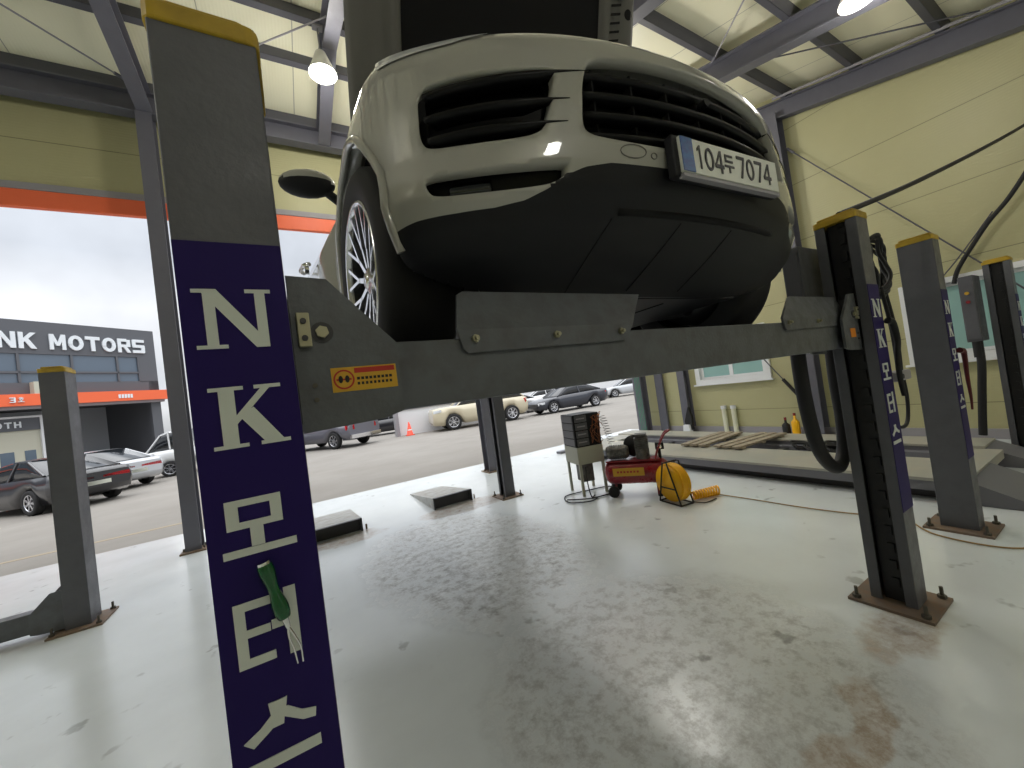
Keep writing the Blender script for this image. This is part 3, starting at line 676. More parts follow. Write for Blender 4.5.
def build_body():
    qs=[-280+i*2.5 for i in range(36)]+[-190+i*.75 for i in range(133)]+[-90+i*.9 for i in range(200)]+[90+i*.75 for i in range(1,134)]+[190+i*2.5 for i in range(37)]
    qs=sorted(set(round(q,3) for q in qs)); 
    zs=[1.80+.0115*i for i in range(61)]; zs[-1]=2.50
    nq,nz=len(qs),len(zs)
    Q=[[ [q,z] for z in zs] for q in qs]
    def region(q,z):
        if abs(q)<=90:
            for k,p in HOLES.items():
                if inside(p,q,z): return k
        x,y,_=Sraw(q,z)
        if abs(q)>35 and abs(q)<200:
            for (ay,az,r) in AR:
                if (y-ay)**2+(z-az)**2<r*r: return 'arch'
        return 'low' if z<lerp(ZB,abs(q)) else 'paint'
    reg=[[region((qs[i]+qs[i+1])/2,(zs[j]+zs[j+1])/2) for j in range(nz-1)] for i in range(nq-1)]
    pos=[[Vector(Sraw(*Q[i][j])) for j in range(nz)] for i in range(nq)]
    for i in range(nq):
        for j in range(nz):
            rs={reg[a][b] for a in (i-1,i) for b in (j-1,j) if 0<=a<nq-1 and 0<=b<nz-1}
            if len(rs)<2: continue
            hs=[r for r in rs if r in HOLES]
            q,z=Q[i][j]
            if hs: q,z=snap(HOLES[hs[0]],q,z); pos[i][j]=Vector(Sraw(q,z))
            elif 'arch' in rs:
                p=pos[i][j]; ay,az,r=min(AR,key=lambda a:abs(p.y-a[0]))
                # move along the circle direction: radial projection in (y, z), then back on the surface
                dy,dz=p.y-ay,z-az; l=math.hypot(dy,dz) or 1; y1,z1=ay+dy*r/l,az+dz*r/l
                if z1<1.80: z1=1.80; y1=ay+math.copysign(math.sqrt(max(0,r*r-(z1-az)**2)),dy)
                P_=lerp(PZ,z1);W_=WF(lerp(WZ,z1),y1);D=max(.2,DZ(z1)-P_); s=1 if q>=0 else -1
                if y1>=P_+D: pos[i][j]=Vector((s*W_,y1,Sraw(q,z1)[2]))
                else:
                    c=max(-1,min(1,1-(y1-P_)/D)); pos[i][j]=Vector((s*W_*math.sqrt(1-c*c),y1,Sraw(q,z1)[2]))
            elif 'low' in rs: pos[i][j]=Vector(Sraw(q,lerp(ZB,abs(q)))) if abs(z-lerp(ZB,abs(q)))<.012 else pos[i][j]
    for nm,mt,keys in (('body_shell','car_paint',('paint',)),('bumper_lower','black_plastic',('low',))):
        mb=MB(); idx={}
        vs=[];fs=[]
        def vid(i,j):
            if (i,j) not in idx: idx[(i,j)]=len(vs); vs.append(cp(*pos[i][j]))
            return idx[(i,j)]
        edges={}
        for i in range(nq-1):
            for j in range(nz-1):
                if reg[i][j] in keys:
                    f=(vid(i,j),vid(i+1,j),vid(i+1,j+1),vid(i,j+1)); fs.append(f)
                    for a,b,g in (((i,j),(i+1,j),(i,j-1)),((i+1,j),(i+1,j+1),(i+1,j)),((i+1,j+1),(i,j+1),(i,j+1)),((i,j+1),(i,j),(i-1,j))):
                        r2=reg[g[0]][g[1]] if 0<=g[0]<nq-1 and 0<=g[1]<nz-1 else None
                        if r2 in HOLES or r2=='arch': edges[(a,b)]=r2
        # returns: lips folded inward at the openings
        for (a,b),r2 in edges.items():
            if r2=='arch': din=lambda p:Vector((-.06 if p.x>0 else .06,0,0))
            else: din=lambda p:Vector((0,.035,0))
            va,vb=pos[a[0]][a[1]],pos[b[0]][b[1]]
            n0=len(vs); vs+= [cp(*(va+din(va))),cp(*(vb+din(vb)))]
            fs.append((vid(*a),n0,n0+1,vid(*b)))
        mb.add(vs,fs,True); o=mb.build(nm,mt,CAR)
        if nm=='body_shell':
            o['label']='beige grey painted body'
    # undertray
    mb=MB(); vs=[];fs=[]
    half_=[i for i,q in enumerate(qs) if q>=0]
    for i in half_:
        p=pos[i][0]; vs+= [cp(p.x*.995,p.y,1.802),cp(-p.x*.995,p.y,1.802)]
    for k in range(len(half_)-1):
        ya=pos[half_[k]][0].y
        if any(abs(ya-a[0])<a[2]-.02 for a in AR):
            continue
        fs.append((2*k,2*k+1,2*k+3,2*k+2))
    mb.add(vs,fs); 
    for a in AR: mb.box((-.60,a[0]-.40,1.801),(.60,a[0]+.44,1.83))
    # boxes above were made in plain coordinates: map them on the car
    for idx_ in range(len(vs),len(mb.v)): mb.v[idx_]=tuple(cp(*mb.v[idx_]))
    mb.build('undertray','black_plastic',CAR)
    # deck behind the bonnet opening
    mb=MB(); vs=[];fs=[];top=nz-1
    sel=[i for i in half_ if pos[i][top].y>1.98]
    for i in sel:
        p=pos[i][top]; vs+=[cp(p.x,p.y,p.z),cp(-p.x,p.y,p.z)]
    for k in range(len(sel)-1): fs.append((2*k,2*k+2,2*k+3,2*k+1))
    mb.add(vs,fs); mb.build('shoulder_deck','car_paint',CAR)
    # top lip all round the engine bay
    mb=MB(); vs=[];fs=[]
    sel=[i for i,q in enumerate(qs) if pos[i][top].y<=2.0 and abs(q)<195]
    for i in sel:
        p=pos[i][top]; n=Vector((-p.x*.07,.035 if p.y<1 else 0,.008)); a=Vector((-p.x*.09,.055 if p.y<1 else 0,-.06))
        vs+=[cp(*p),cp(*(p+n)),cp(*(p+a))]
    for k in range(len(sel)-1):
        for j in (0,1): fs.append((3*k+j,3*k+3+j,3*k+4+j,3*k+1+j))
    mb.add(vs,fs,True); mb.build('bonnet_sill','car_paint',CAR)
build_body()
def carbox(mb,a,b):
    n=len(mb.v); mb.box(a,b)
    for i in range(n,len(mb.v)): mb.v[i]=tuple(cp(*mb.v[i]))
    return mb
# dark cavities behind the openings (real boxes inside the bumper)
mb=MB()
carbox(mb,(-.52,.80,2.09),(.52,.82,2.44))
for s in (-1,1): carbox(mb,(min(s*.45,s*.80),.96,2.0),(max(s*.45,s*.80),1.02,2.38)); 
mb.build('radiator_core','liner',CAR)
def surf_poly(q0,q1,z0,z1,off,nq=24):
    """strip of surface pushed inward/outward along the front normal"""
    out=[]
    for i in range(nq+1):
        q=q0+(q1-q0)*i/nq
        x,y,z=Sraw(q,z0(i/nq) if callable(z0) else z0); x2,y2,z2=Sraw(q,z1(i/nq) if callable(z1) else z1)
        n=Vector((math.sin(rad(q)),-math.cos(rad(q)),0))
        out.append((Vector((x,y,z))+n*off,Vector((x2,y2,z2))+n*off,n))
    return out
def blade(mb,q0,q1,zc,h,depth,off=0,taper=False,nq=28):
    """horizontal vane following the bumper plan"""
    vs=[];fs=[]
    for i in range(nq+1):
        u=i/nq; q=q0+(q1-q0)*u; z=zc(u) if callable(zc) else zc
        k=1
        if taper: k=min(1,(1-u)*3.0+.06)
        x,y,_=Sraw(q,z); n=Vector((math.sin(rad(q)),-math.cos(rad(q)),0)); p=Vector((x,y,z))+n*off
        b=p-n*depth*max(k,.4)
        for w in (p+Vector((0,0,h*k/2*.35)),p-Vector((0,0,h*k/2)),b-Vector((0,0,h*k/2)),b+Vector((0,0,h*k*.9))): vs.append(cp(*w))
    for i in range(nq):
        for j in range(4): fs.append((4*i+j,4*i+(j+1)%4,4*i+4+(j+1)%4,4*i+4+j))
    fs.append((0,1,2,3)); fs.append((4*nq+3,4*nq+2,4*nq+1,4*nq))
    mb.add(vs,fs,True)
# centre grille
g=MB()
for zc in (2.362,2.300,2.236,2.174): blade(g,-28.5,28.5,zc,.016,.045,-.018)
g.build('grille_slat','gloss_black',CAR)
g=MB(); vs=[];fs=[]
st=surf_poly(-30,30,2.13,2.42,-.07)
for a,b,n in st: vs+=[cp(*a),cp(*b)]
for i in range(len(st)-1): fs.append((2*i,2*i+2,2*i+3,2*i+1))
g.add(vs,fs,True)
for q in range(-24,29,8):
    for zz in (0,): 
        x,y,z=Sraw(q,2.27); carbox(g,(x-.003,y+.045,2.14),(x+.003,y+.075,2.385))
g.build('grille_mesh','liner',CAR)
MB().cyl(cp(.0,.69,2.33),cp(.0,.662,2.33),.013,seg=18).build('front_camera','gloss_black',CAR)
for s in (-1,1):
    g=MB()
    for a,b,z0,z1 in ((-60.5,-26.9,2.318,2.353),(-61,-31.0,2.252,2.262),(-61,-32.2,2.192,2.196)):
        blade(g,s*a,s*b,lambda u,z0=z0,z1=z1:z0+(z1-z0)*u,.020,.05,.002,True)
    g.build('intake_blade','gloss_black',CAR)
    g=MB(); vs=[];fs=[]
    st=surf_poly(s*-66,s*-31,2.14,2.36,-.075)
    for a,b,n in st: vs+=[cp(*a),cp(*b)]
    for i in range(len(st)-1): fs.append((2*i,2*i+2,2*i+3,2*i+1))
    st=surf_poly(s*-66,s*-31,2.015,2.09,-.05); o_=len(vs)
    for a,b,n in st: vs+=[cp(*a),cp(*b)]
    for i in range(len(st)-1): fs.append((o_+2*i,o_+2*i+2,o_+2*i+3,o_+2*i+1))
    g.add(vs,fs,True); g.build('intake_backing','gloss_black',CAR)
    # fog lamp bar inside the slot
    g=MB(); blade(g,s*-60,s*-50,2.05,.03,.02,-.03); g.build('fog_lamp','glass_dark',CAR)
    # headlamp on the fender top corner
    g=MB(); vs=[];fs=[]
    nn=16
    for i in range(nn+1):
        u=i/nn; q=s*(-84+u*38); zb=2.497; za=zb-.042*min(1,5*u+.05,5*(1-u)+.05)
        for k in range(5):
            z=za+(zb-za)*k/4; x,y,zz=Sraw(q,z); n=Vector((math.sin(rad(q)),-math.cos(rad(q)),.6)).normalized(); vs.append(cp(*(Vector((x,y,zz))+n*.004)))
    for i in range(nn):
        for k in range(4): fs.append((5*i+k,5*i+5+k,5*i+6+k,5*i+1+k))
    g.add(vs,fs,True); g.build('headlamp','head_clear',CAR)
    # arch flare
    for (ay,az,r) in AR:
        pts=[]
        for k in range(25):
            t=rad(3+186*k/24); y=ay+(r+.012)*math.cos(t); z=az+(r+.012)*math.sin(t); z_s=min(z,2.5)
            P_=lerp(PZ,z_s);W_=WF(lerp(WZ,z_s),y);D=max(.2,DZ(z_s)-P_)
            if y<P_+D: c=1-(y-P_)/D; x=W_*math.sqrt(max(0,1-c*c))
            else: x=W_
            pts.append(cp(s*(x+.002),y,z))
        MB().tube(pts,.014,seg=8,smoothpath=False).build('arch_trim','car_paint',CAR)
        # liner
        vs=[];fs=[]; nn=24
        for k in range(nn+1):
            t=rad(0+180*k/nn)
            for x in (.93,.45): vs.append(cp(s*(x),ay+(r+.012)*math.cos(t),az+(r+.012)*math.sin(t)))
        for k in range(nn): fs.append((2*k,2*k+1,2*k+3,2*k+2))
        vs+= [cp(s*.45,ay,az)]; 
        for k in range(nn): fs.append((2*k+1,len(vs)-1,2*k+3))
        MB().add(vs,fs,True).build('wheel_arch_liner','liner',CAR)
# number plate
pr0,pr1=-.205,.30   # plate span across the nose
pc=MB(); carbox(pc,(-.240,.632,2.040),(.275,.66,2.158)); pc.build('plate_holder','black_plastic',CAR,bevel=.004)
pl=MB(); carbox(pl,(-.222,.622,2.049),(.262,.632,2.151)); plate=pl.build('number_plate','white_plate',CAR,bevel=.002)
pb=MB(); carbox(pb,(-.221,.6195,2.051),(-.172,.6222,2.149)); pb.build('plate_band','plate_blue',CAR)
ps=MB(); carbox(ps,(-.222,.622,2.036),(.262,.640,2.046)); ps.build('plate_rim','trim_grey',CAR)
def carglyph(items,org,mt,name,parent=CAR,th=.0015):
    o=cp(*org); xd=cp(org[0]+1,org[1],org[2])-o
    for it in items: glyphs(MB(),[it],o,xd,(0,0,1),th).build(name,mt,parent)
zb_=2.066; hh=.069
carglyph([('1',-.158,zb_,.032,hh),('0',-.120,zb_,.040,hh),('4',-.075,zb_,.042,hh),('du',-.026,zb_+.008,.042,hh*.85),('7',.036,zb_,.040,hh),('0',.084,zb_,.040,hh),('7',.131,zb_,.040,hh),('4',.178,zb_,.042,hh)],(0,.6215,0),'plate_ink','plate_character')
# small marks on the bumper: tow eye cover and sensor
def on_surf(q,z,off=.001):
    x,y,zz=Sraw(q,z); n=Vector((math.sin(rad(q)),-math.cos(rad(q)),0)); return Vector((x,y,zz))+n*off
tc_=MB(); pts=[cp(*on_surf(-20.5+2.6*math.cos(t),2.118+.018*math.sin(t))) for t in [2*math.pi*i/16 for i in range(16)]]; tc_.tube(pts,.0016,seg=6,closed=True,smoothpath=False)
pts=[cp(*on_surf(-16.3+.6*math.cos(t),2.110+.008*math.sin(t))) for t in [2*math.pi*i/12 for i in range(12)]]; tc_.tube(pts,.0016,seg=6,closed=True,smoothpath=False)
tc_.build('tow_eye_cover','hood_under',CAR)
# lower intake with dark bars in the black apron, and seams
la=MB()
blade(la,-22,28,1.984,.026,.03,.003)
for qa,qb in ((-23,-27),(-6,-9),(10,9)): la.tube([cp(*on_surf(qa+(qb-qa)*k/5,1.965-.15*k/5,.001)) for k in range(6)],.0022,seg=6,smoothpath=False)
la.build('lower_grille','liner',CAR)
# seams across the belly panels
sb=MB()
for x in (-.25,.2): carbox(sb,(x-.002,1.1,1.797),(x+.002,2.4,1.801))
carbox(sb,(-.6,2.2,1.775),(.6,2.9,1.80)); sb.build('belly_panel','liner',CAR)
# suspension arms and drive shafts
su=MB()
for s in (-1,1):
    for (ay,az,r) in AR:
        su.cyl(cp(s*.35,ay,1.93),cp(s*.80,ay,1.98),.03,seg=10); su.tube([cp(s*.4,ay-.25,1.84),cp(s*.6,ay-.1,1.83),cp(s*.80,ay,1.83)],.025); su.tube([cp(s*.4,ay+.25,1.84),cp(s*.6,ay+.15,1.83),cp(s*.80,ay,1.83)],.022)
        su.cyl(cp(s*.66,ay,1.86),cp(s*.60,ay,2.35),.045,seg=12)
su.build('suspension_arms','dark_metal',CAR)
# wheels
def wheel(s,ay,az):
    st=rad(3.5) if ay<2 else 0
    xf=s*1.008; ax=CARM.to_3x3()@Vector((s*math.cos(st),-math.sin(st)*(1 if s<0 else -1),0)); c=cp(xf,ay,az)
    w=bpy.data.objects.new('wheel',None); COL.objects.link(w); w.parent=CAR; w.location=CARM.inverted()@c
    r=.383; ri=.272
    prof=[(ri-.01,-.25),(ri+.03,-.262),(r-.03,-.262),(r-.006,-.24),(r,-.20),(r,-.06),(r-.006,-.025),(r-.03,-.006),(ri+.06,.0),(ri+.02,-.006),(ri,-.014),(ri-.006,-.03),(ri-.01,-.25)]
    t=MB().lathe(prof,c,ax,seg=64)
    t.build('tire','tire',w)
    rm=MB().lathe([(ri,-.012),(ri-.004,-.006),(ri-.014,-.010),(ri-.018,-.03)],c,ax,seg=64); 
    sp=MB().lathe([(0,-.035),(.035,-.035),(.06,-.05)],c,ax,seg=24)
    a=ax.orthogonal().normalized(); b=ax.cross(a)
    a=Vector((0,0,1)); b=ax.cross(a)
    def pt(rr,th,h): return c+a*rr*math.cos(th)+b*rr*math.sin(th)+ax*h
    def bar(t0,r0,t1,r1,w0,w1,h0,h1,mb):
        p0=pt(r0,t0,h0); p1=pt(r1,t1,h1); d=(p1-p0).normalized(); n=d.cross(ax).normalized(); dep=ax*-.018
        vs=[p0+n*w0,p0-n*w0,p1-n*w1,p1+n*w1]; vs+= [v+dep for v in vs]
        mb.add(vs,[(0,1,2,3),(7,6,5,4),(0,4,5,1),(1,5,6,2),(2,6,7,3),(3,7,4,0)])
    for k in range(10):
        th=2*math.pi*k/10
        bar(th,.05,th,.13,.010,.009,-.040,-.030,sp)
        for e in (-1,1): 
            bar(th,.12,th+e*.17,ri-.012,.0065,.006,-.030,-.012,sp)
    sp.v+=[];
    sp.build('rim_spokes','rim_silver',w); rm.build('rim_lip','rim_silver',w)
    MB().lathe([(ri-.012,-.02),(ri-.03,-.06),(ri-.04,-.20),(.12,-.22)],c,ax,seg=48).build('rim_barrel','rim_black',w)
    MB().lathe([(.04,-.09),(.19,-.09),(.19,-.115),(.04,-.115)],c,ax,seg=40).build('brake_disc','dark_metal',w)
    MB().lathe([(0,-.028),(.026,-.028),(.03,-.036)],c,ax,seg=20).build('hub_cap','chrome',w)
for s in (-1,1):
    for a in AR: wheel(s,a[0],1.99)
# bonnet, raised
def hood():
    h=bpy.data.objects.new('bonnet',None); COL.objects.link(h); h.parent=CAR; h.location=CARM.inverted()@cp(0,1.95,2.62)
    # plane param: v along opening direction, u across
    sl=Vector((0,-.336,.942)); nrm=Vector((0,-.942,-.336))  # underside faces the viewer
    L=1.42
    def hp(u,v,o=0):
        bow=.05*(1-(u/.9)**2); cur=-.10*(v/L)**2
        return Vector((u,1.95,2.60))+sl*v+nrm*(o-bow+cur*0)
    def wdt(v): return .885-.05*(v/L)**3
    nu,nv=24,16
    def shell(o0,name,mt,fw=1.0,v0=0,v1=L,flip=False):
        vs=[];fs=[]
        for j in range(nv+1):
            v=v0+(v1-v0)*j/nv
            for i in range(nu+1):
                u=(-1+2*i/nu)*wdt(v)*fw; ed=abs(u)/wdt(v)
                vs.append(cp(*hp(u,v,o0)))
        for j in range(nv):
            for i in range(nu):
                k=j*(nu+1)+i; fs.append((k,k+1,k+nu+2,k+nu+1))
        return vs,fs
    vs,fs=shell(-.05,'',''); MB().add(vs,fs,True).build('bonnet_skin','car_paint',h)
    prof=[(1.0,-.05),(1.0,.0),(.965,.014),(.90,.014),(.88,.0),(.80,.0),(.775,.02),(.72,.02),(.70,-.02)]
    for s in (-1,1):
        vs=[];fs=[];o_=0
        for j in range(nv+1):
            v=L*j/nv
            for (k,o) in prof: 
                kk=1-(1-k)*(1 if v>.3 else 1.0)
                vs.append(cp(*hp(s*kk*wdt(v),v,o)))
        m_=len(prof)
        for j in range(nv):
            for i in range(m_-1):
                a=o_+j*m_+i; fs.append((a,a+1,a+m_+1,a+m_))
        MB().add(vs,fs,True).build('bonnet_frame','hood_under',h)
    fb=MB()
    for v0,v1 in ((0,.10),(L-.14,L)):
        vs=[];fs=[]
        for i in range(nu+1):
            u=(-1+2*i/nu)*wdt(v0)*.98
            for v in (v0,v1): vs.append(cp(*hp(u,v,.012)))
        for i in range(nu): fs.append((2*i,2*i+2,2*i+3,2*i+1))
        fb.add(vs,fs,True)
    fb.build('bonnet_crossbar','hood_under',h)
    vs,fs=shell(-.012,'','',.72,.08,L-.12); MB().add(vs,fs,True).build('insulation_mat','liner',h)
    # louvre slots in the inner frame on the right
    lv=MB()
    for k in range(9):
        v=1.0+k*.045; p=[hp(.665+.00*k,v,.022),hp(.735,v+.020,.022),hp(.735,v+.032,.022),hp(.665,v+.012,.022)]
        q=[x+nrm*.003 for x in p]
        lv.add([cp(*x) for x in p+q],[(0,1,2,3),(7,6,5,4),(0,4,5,1),(1,5,6,2),(2,6,7,3),(3,7,4,0)])
    lv.build('louvre','liner',h)
    lv=MB()
    for v in (1.22,): 
        p=hp(.80,v,.004); lv.cyl(cp(*p),cp(*(p+nrm*.012)),.028,seg=16)
    lv.build('bump_stop','liner',h)
    for s in (-1,1):
        st_=MB().cyl(cp(s*.80,1.60,2.48),cp(*hp(s*.78,.55,.0)),.011,seg=8); st_.build('gas_strut','liner',h)
hood()
# engine bay
eb=MB()
carbox(eb,(-.80,.92,2.30),(.80,1.96,2.33)); carbox(eb,(-.38,1.10,2.33),(.38,1.80,2.47)); carbox(eb,(-.78,1.15,2.33),(-.45,1.55,2.46)); carbox(eb,(.46,1.15,2.33),(.78,1.75,2.45)); carbox(eb,(-.70,.84,2.36),(.70,.95,2.47))
eb.build('engine_bay','liner',CAR,bevel=.02)
# greenhouse
def prism_glass(pts,name,mt,th=.01):
    c=sum((Vector(p) for p in pts),Vector())/len(pts)
    n=(Vector(pts[1])-Vector(pts[0])).cross(Vector(pts[2])-Vector(pts[0])).normalized()*th
    mb=MB(); v=[Vector(p) for p in pts]; k=len(v)
    mb.add([cp(*p) for p in v]+[cp(*(p-n)) for p in v],[tuple(range(k)),tuple(range(2*k-1,k-1,-1))]+[(i,k+i,k+(i+1)%k,(i+1)%k) for i in range(k)])
    return mb.build(name,mt,CAR)
zb0=2.60; zt0=3.20
prism_glass([(-.80,1.98,zb0),(.80,1.98,zb0),(.60,2.78,zt0),(-.60,2.78,zt0)],'windscreen','glass_dark')
prism_glass([(.68,5.42,zb0+.05),(-.68,5.42,zb0+.05),(-.56,4.95,zt0-.06),(.56,4.95,zt0-.06)],'rear_window','glass_dark')
for s in (-1,1):
    a=[(s*.885,2.25,zb0),(s*.63,2.85,zt0-.03),(s*.63,3.52,zt0-.01),(s*.885,3.52,zb0)]; b=[(s*.885,3.58,zb0),(s*.63,3.58,zt0-.01),(s*.62,4.75,zt0-.05),(s*.86,5.05,zb0+.06)]
    prism_glass(a if s<0 else a[::-1],'side_window','glass_dark'); prism_glass(b if s<0 else b[::-1],'side_window','glass_dark')
    mb=MB()
    for pts in ([(s*.84,1.98,zb0),(s*.64,2.80,zt0),(s*.61,3.55,zt0+.03),(s*.60,4.95,zt0-.05),(s*.72,5.42,zb0+.03)],[(s*.88,3.55,zb0),(s*.62,3.55,zt0)]):
        mb.tube([cp(*p) for p in pts],.035,seg=8)
    mb.build('roof_pillar','car_paint',CAR)
mb=MB(); vs=[];fs=[]
for i in range(13):
    u=i/12; y=2.76+2.25*u; z=zt0+.01+.06*math.sin(math.pi*(u*.8+.05))-.05*u
    for j in range(13):
        x=-.62+1.24*j/12; vs.append(cp(x,y,z+.035*(1-(x/.62)**2)))
for i in range(12):
    for j in range(12): fs.append((13*i+j,13*i+j+1,13*i+14+j,13*i+13+j))
mb.add(vs,fs,True); mb.build('roof','car_paint',CAR)
# front door on the near side, slightly ajar, with handle
def ajar_door():
    hinge=Vector((-.985,2.02,0)); ang=rad(9.5)
    def dp(l,o,z):   # l along the door, o outward
        return cp(hinge.x-math.sin(ang)*l-math.cos(ang)*o,hinge.y+math.cos(ang)*l-math.sin(ang)*o*-1*0,z)
    d=bpy.data.objects.new('front_door',None); COL.objects.link(d); d.parent=CAR; d.location=CARM.inverted()@cp(-.985,2.02,2.0)
    vs=[];fs=[]; n=12
    def w(z): return .012*math.sin((z-1.95)/.66*math.pi)-max(0,(z-2.48))*.45
    zs=[1.96+.66*j/n for j in range(n+1)]
    for k in range(2):
        for z in zs:
            for l in (0,1.06): vs.append(dp(l,w(z)+.004-(.05*k),z))
    for k in range(2):
        for j in range(n):
            a=k*2*(n+1)+2*j; fs.append((a,a+1,a+3,a+2) if k==0 else (a,a+2,a+3,a+1))
    m_=2*(n+1)
    for j in range(n):
        fs.append((2*j,2*j+2,m_+2*j+2,m_+2*j)); fs.append((2*j+1,m_+2*j+1,m_+2*j+3,2*j+3))
    fs.append((0,m_,m_+1,1)); fs.append((2*n,2*n+1,m_+2*n+1,m_+2*n))
    MB().add(vs,fs,True).build('door_panel','car_paint',d)
    hd=MB().tube([dp(.70,.02,2.52),dp(.74,.05,2.52),dp(.86,.05,2.525),dp(.90,.02,2.525)],.014,seg=8); hd.cyl(dp(.74,.02,2.50),dp(.74,.045,2.50),.035,seg=16); hd.build('door_handle','chrome',d)
    # mirror
    mm=MB(); c=cp(-1.10,2.12,2.73); ax=CARM.to_3x3()@Vector((1,0,0))
    vs=[];fs=[]; nu,nv=16,10
    for j in range(nv+1):
        ph=math.pi*j/nv
        for i in range(nu):
            th=2*math.pi*i/nu; vs.append(c+Vector((-.135*math.cos(ph),.075*math.sin(ph)*math.sin(th)*1.0,.070*math.sin(ph)*math.cos(th)-.01*math.cos(ph))))
    for j in range(nv):
        for i in range(nu): fs.append((j*nu+i,j*nu+(i+1)%nu,(j+1)*nu+(i+1)%nu,(j+1)*nu+i))
    lowf=[f for f in fs if sum(vs[k].z for k in f)/4<c.z+.002]; hif=[f for f in fs if f not in lowf]
    MB().add(vs,lowf,True).build('mirror_base','black_plastic',d); MB().add(vs,hif,True).build('mirror_cap','car_paint',d)
    MB().tube([cp(-1.02,2.12,2.70),cp(-.95,2.15,2.66),cp(-.90,2.18,2.62)],.024,seg=8).build('mirror_arm','black_plastic',d)
ajar_door()
# ================================================================= FLOOR OBJECTS
def ramp(x0,x1,y0,y1,h,label):
    t=thing('drive_on_ramp',label,'ramp',((x0+x1)/2,y0,0))
    mb=MB(); v=[(x0,y0,h),(x1,y0,h),(x1,y1,.005),(x0,y1,.005),(x0,y0,h-.012),(x1,y0,h-.012),(x1,y1,0),(x0,y1,0)]
    mb.add(v,[(0,1,2,3),(7,6,5,4),(0,4,5,1),(1,5,6,2),(2,6,7,3),(3,7,4,0)]); mb.build('ramp_deck','ramp_metal',t)
    mb=MB()
    for x in (x0,x1-.012): mb.add([(x,y0+.0,0),(x+.012,y0,0),(x+.012,y0,h-.012),(x,y0,h-.012),(x,y1,0),(x+.012,y1,0)],[(0,1,2,3),(0,3,4),(1,5,2),(3,2,5,4),(0,4,5,1)])
    mb.build('ramp_side','ramp_metal',t)
    mb=MB().box((x0+.02,y0+.05,0),(x1-.02,y0+.07,h-.02)); mb.box((x0,y0-.02,0),(x0+.02,y0+.02,h)); mb.box((x1-.02,y0-.02,0),(x1,y0+.02,h)); mb.box((x0,y0-.02,h-.01),(x1,y0+.03,h)); mb.build('ramp_lip','dark_metal',t)
    MB().cyl((x1+.05,y0+.04,0),(x1+.05,y0+.04,.06),.012,seg=8).build('anchor_bolt','rust_plate',t)
ramp(.0,.60,5.38,6.75,.16,'low metal drive-on ramp just right of the near lettered post')
ramp(1.56,2.15,5.38,6.75,.16,'low wedge shaped metal ramp in the middle of the floor')
# long recessed scissor lift on the right
t=thing('scissor_lift','long low grey scissor lift platform along the right wall','vehicle lift',(6.0,3.5,0))
def deck(x0,x1,y0,y1,z0,z1,nm='lift_deck'):
    MB().box((x0,y0,z1-.03),(x1,y1,z1)).build(nm,'deck_metal',t,bevel=.004)
    mb=MB().box((x0+.01,y0+.01,z0),(x0+.03,y1-.01,z1-.03)); mb.box((x1-.03,y0+.01,z0),(x1-.01,y1-.01,z1-.03)); mb.build('deck_rail','deck_side',t)
deck(4.90,5.72,.98,6.2,.10,.22); deck(6.46,6.96,1.12,6.6,.10,.22)
MB().box((5.72,1.0,.10),(6.46,1.3,.19)).build('end_plate','deck_metal',t); MB().box((5.72,6.0,.10),(6.46,6.5,.20)).build('end_plate','deck_metal',t)
mb=MB()
for x in (5.05,5.5,6.55,6.85): mb.box((x,1.2,.0),(x+.06,6.0,.12))
mb.box((5.75,3.0,.03),(6.45,3.08,.12)); mb.box((5.75,5.0,.03),(6.45,5.08,.12)); mb.build('scissor_frame','dark_metal',t)
mb=MB()
for x in (5.85,6.35): mb.box((x,1.4,.06),(x+.12,5.9,.14))
mb.build('inner_rail','deck_side',t)
mb=MB()
if 1:
    mb.add([(4.95,.55,.012),(5.75,.55,.012),(5.75,.98,.20),(4.95,.98,.20),(4.95,.55,0),(5.75,.55,0),(5.75,.98,0),(4.95,.98,0)],[(0,1,2,3),(7,6,5,4),(0,4,5,1),(1,5,6,2),(3,7,4,0)])
    mb.build('approach_ramp','deck_side',t); mb=MB()
    mb.add([(6.46,.65,.012),(6.96,.65,.012),(6.96,1.12,.20),(6.46,1.12,.20),(6.46,.65,0),(6.96,.65,0),(6.96,1.12,0),(6.46,1.12,0)],[(0,1,2,3),(7,6,5,4),(0,4,5,1),(1,5,6,2),(3,7,4,0)])
mb.build('approach_ramp','deck_side',t)
def pallet(y,label,rz):
    t=thing('wooden_ramp_block',label,'wood block',(6.12,y,.21),rz,'wooden blocks lying across the scissor lift')
    m_=world_of(t)
    mb=MB()
    for k in range(3): mb.box((-.62,-.21+k*.15,.035),(.62,-.10+k*.15,.065),m_)
    mb.build('top_board','wood',t)
    mb=MB()
    for k in (-.5,0,.5): mb.box((k-.04,-.21,.012),(k+.04,.20,.035),m_)
    mb.build('cross_bar','wood',t)
pallet(4.05,'left slatted wooden block lying across the scissor lift',rad(4)); pallet(3.42,'right slatted wooden block lying across the scissor lift',rad(-3))
t=thing('black_cable_bundle','black bundle lying inside the scissor lift right of the wooden blocks','bundle',(6.2,2.7,.14))
mb=MB()
for k in range(14):
    x=5.95+random.random()*.4; y=2.25+random.random()*.6; mb.tube([(x,y,.16),(x+.1,y+.12,.22),(x+.18,y-.05,.20),(x+.05,y-.15,.17),(x-.1,y,.19)],.015,seg=6)
mb.build('bundle_cables','black_rubber',t)
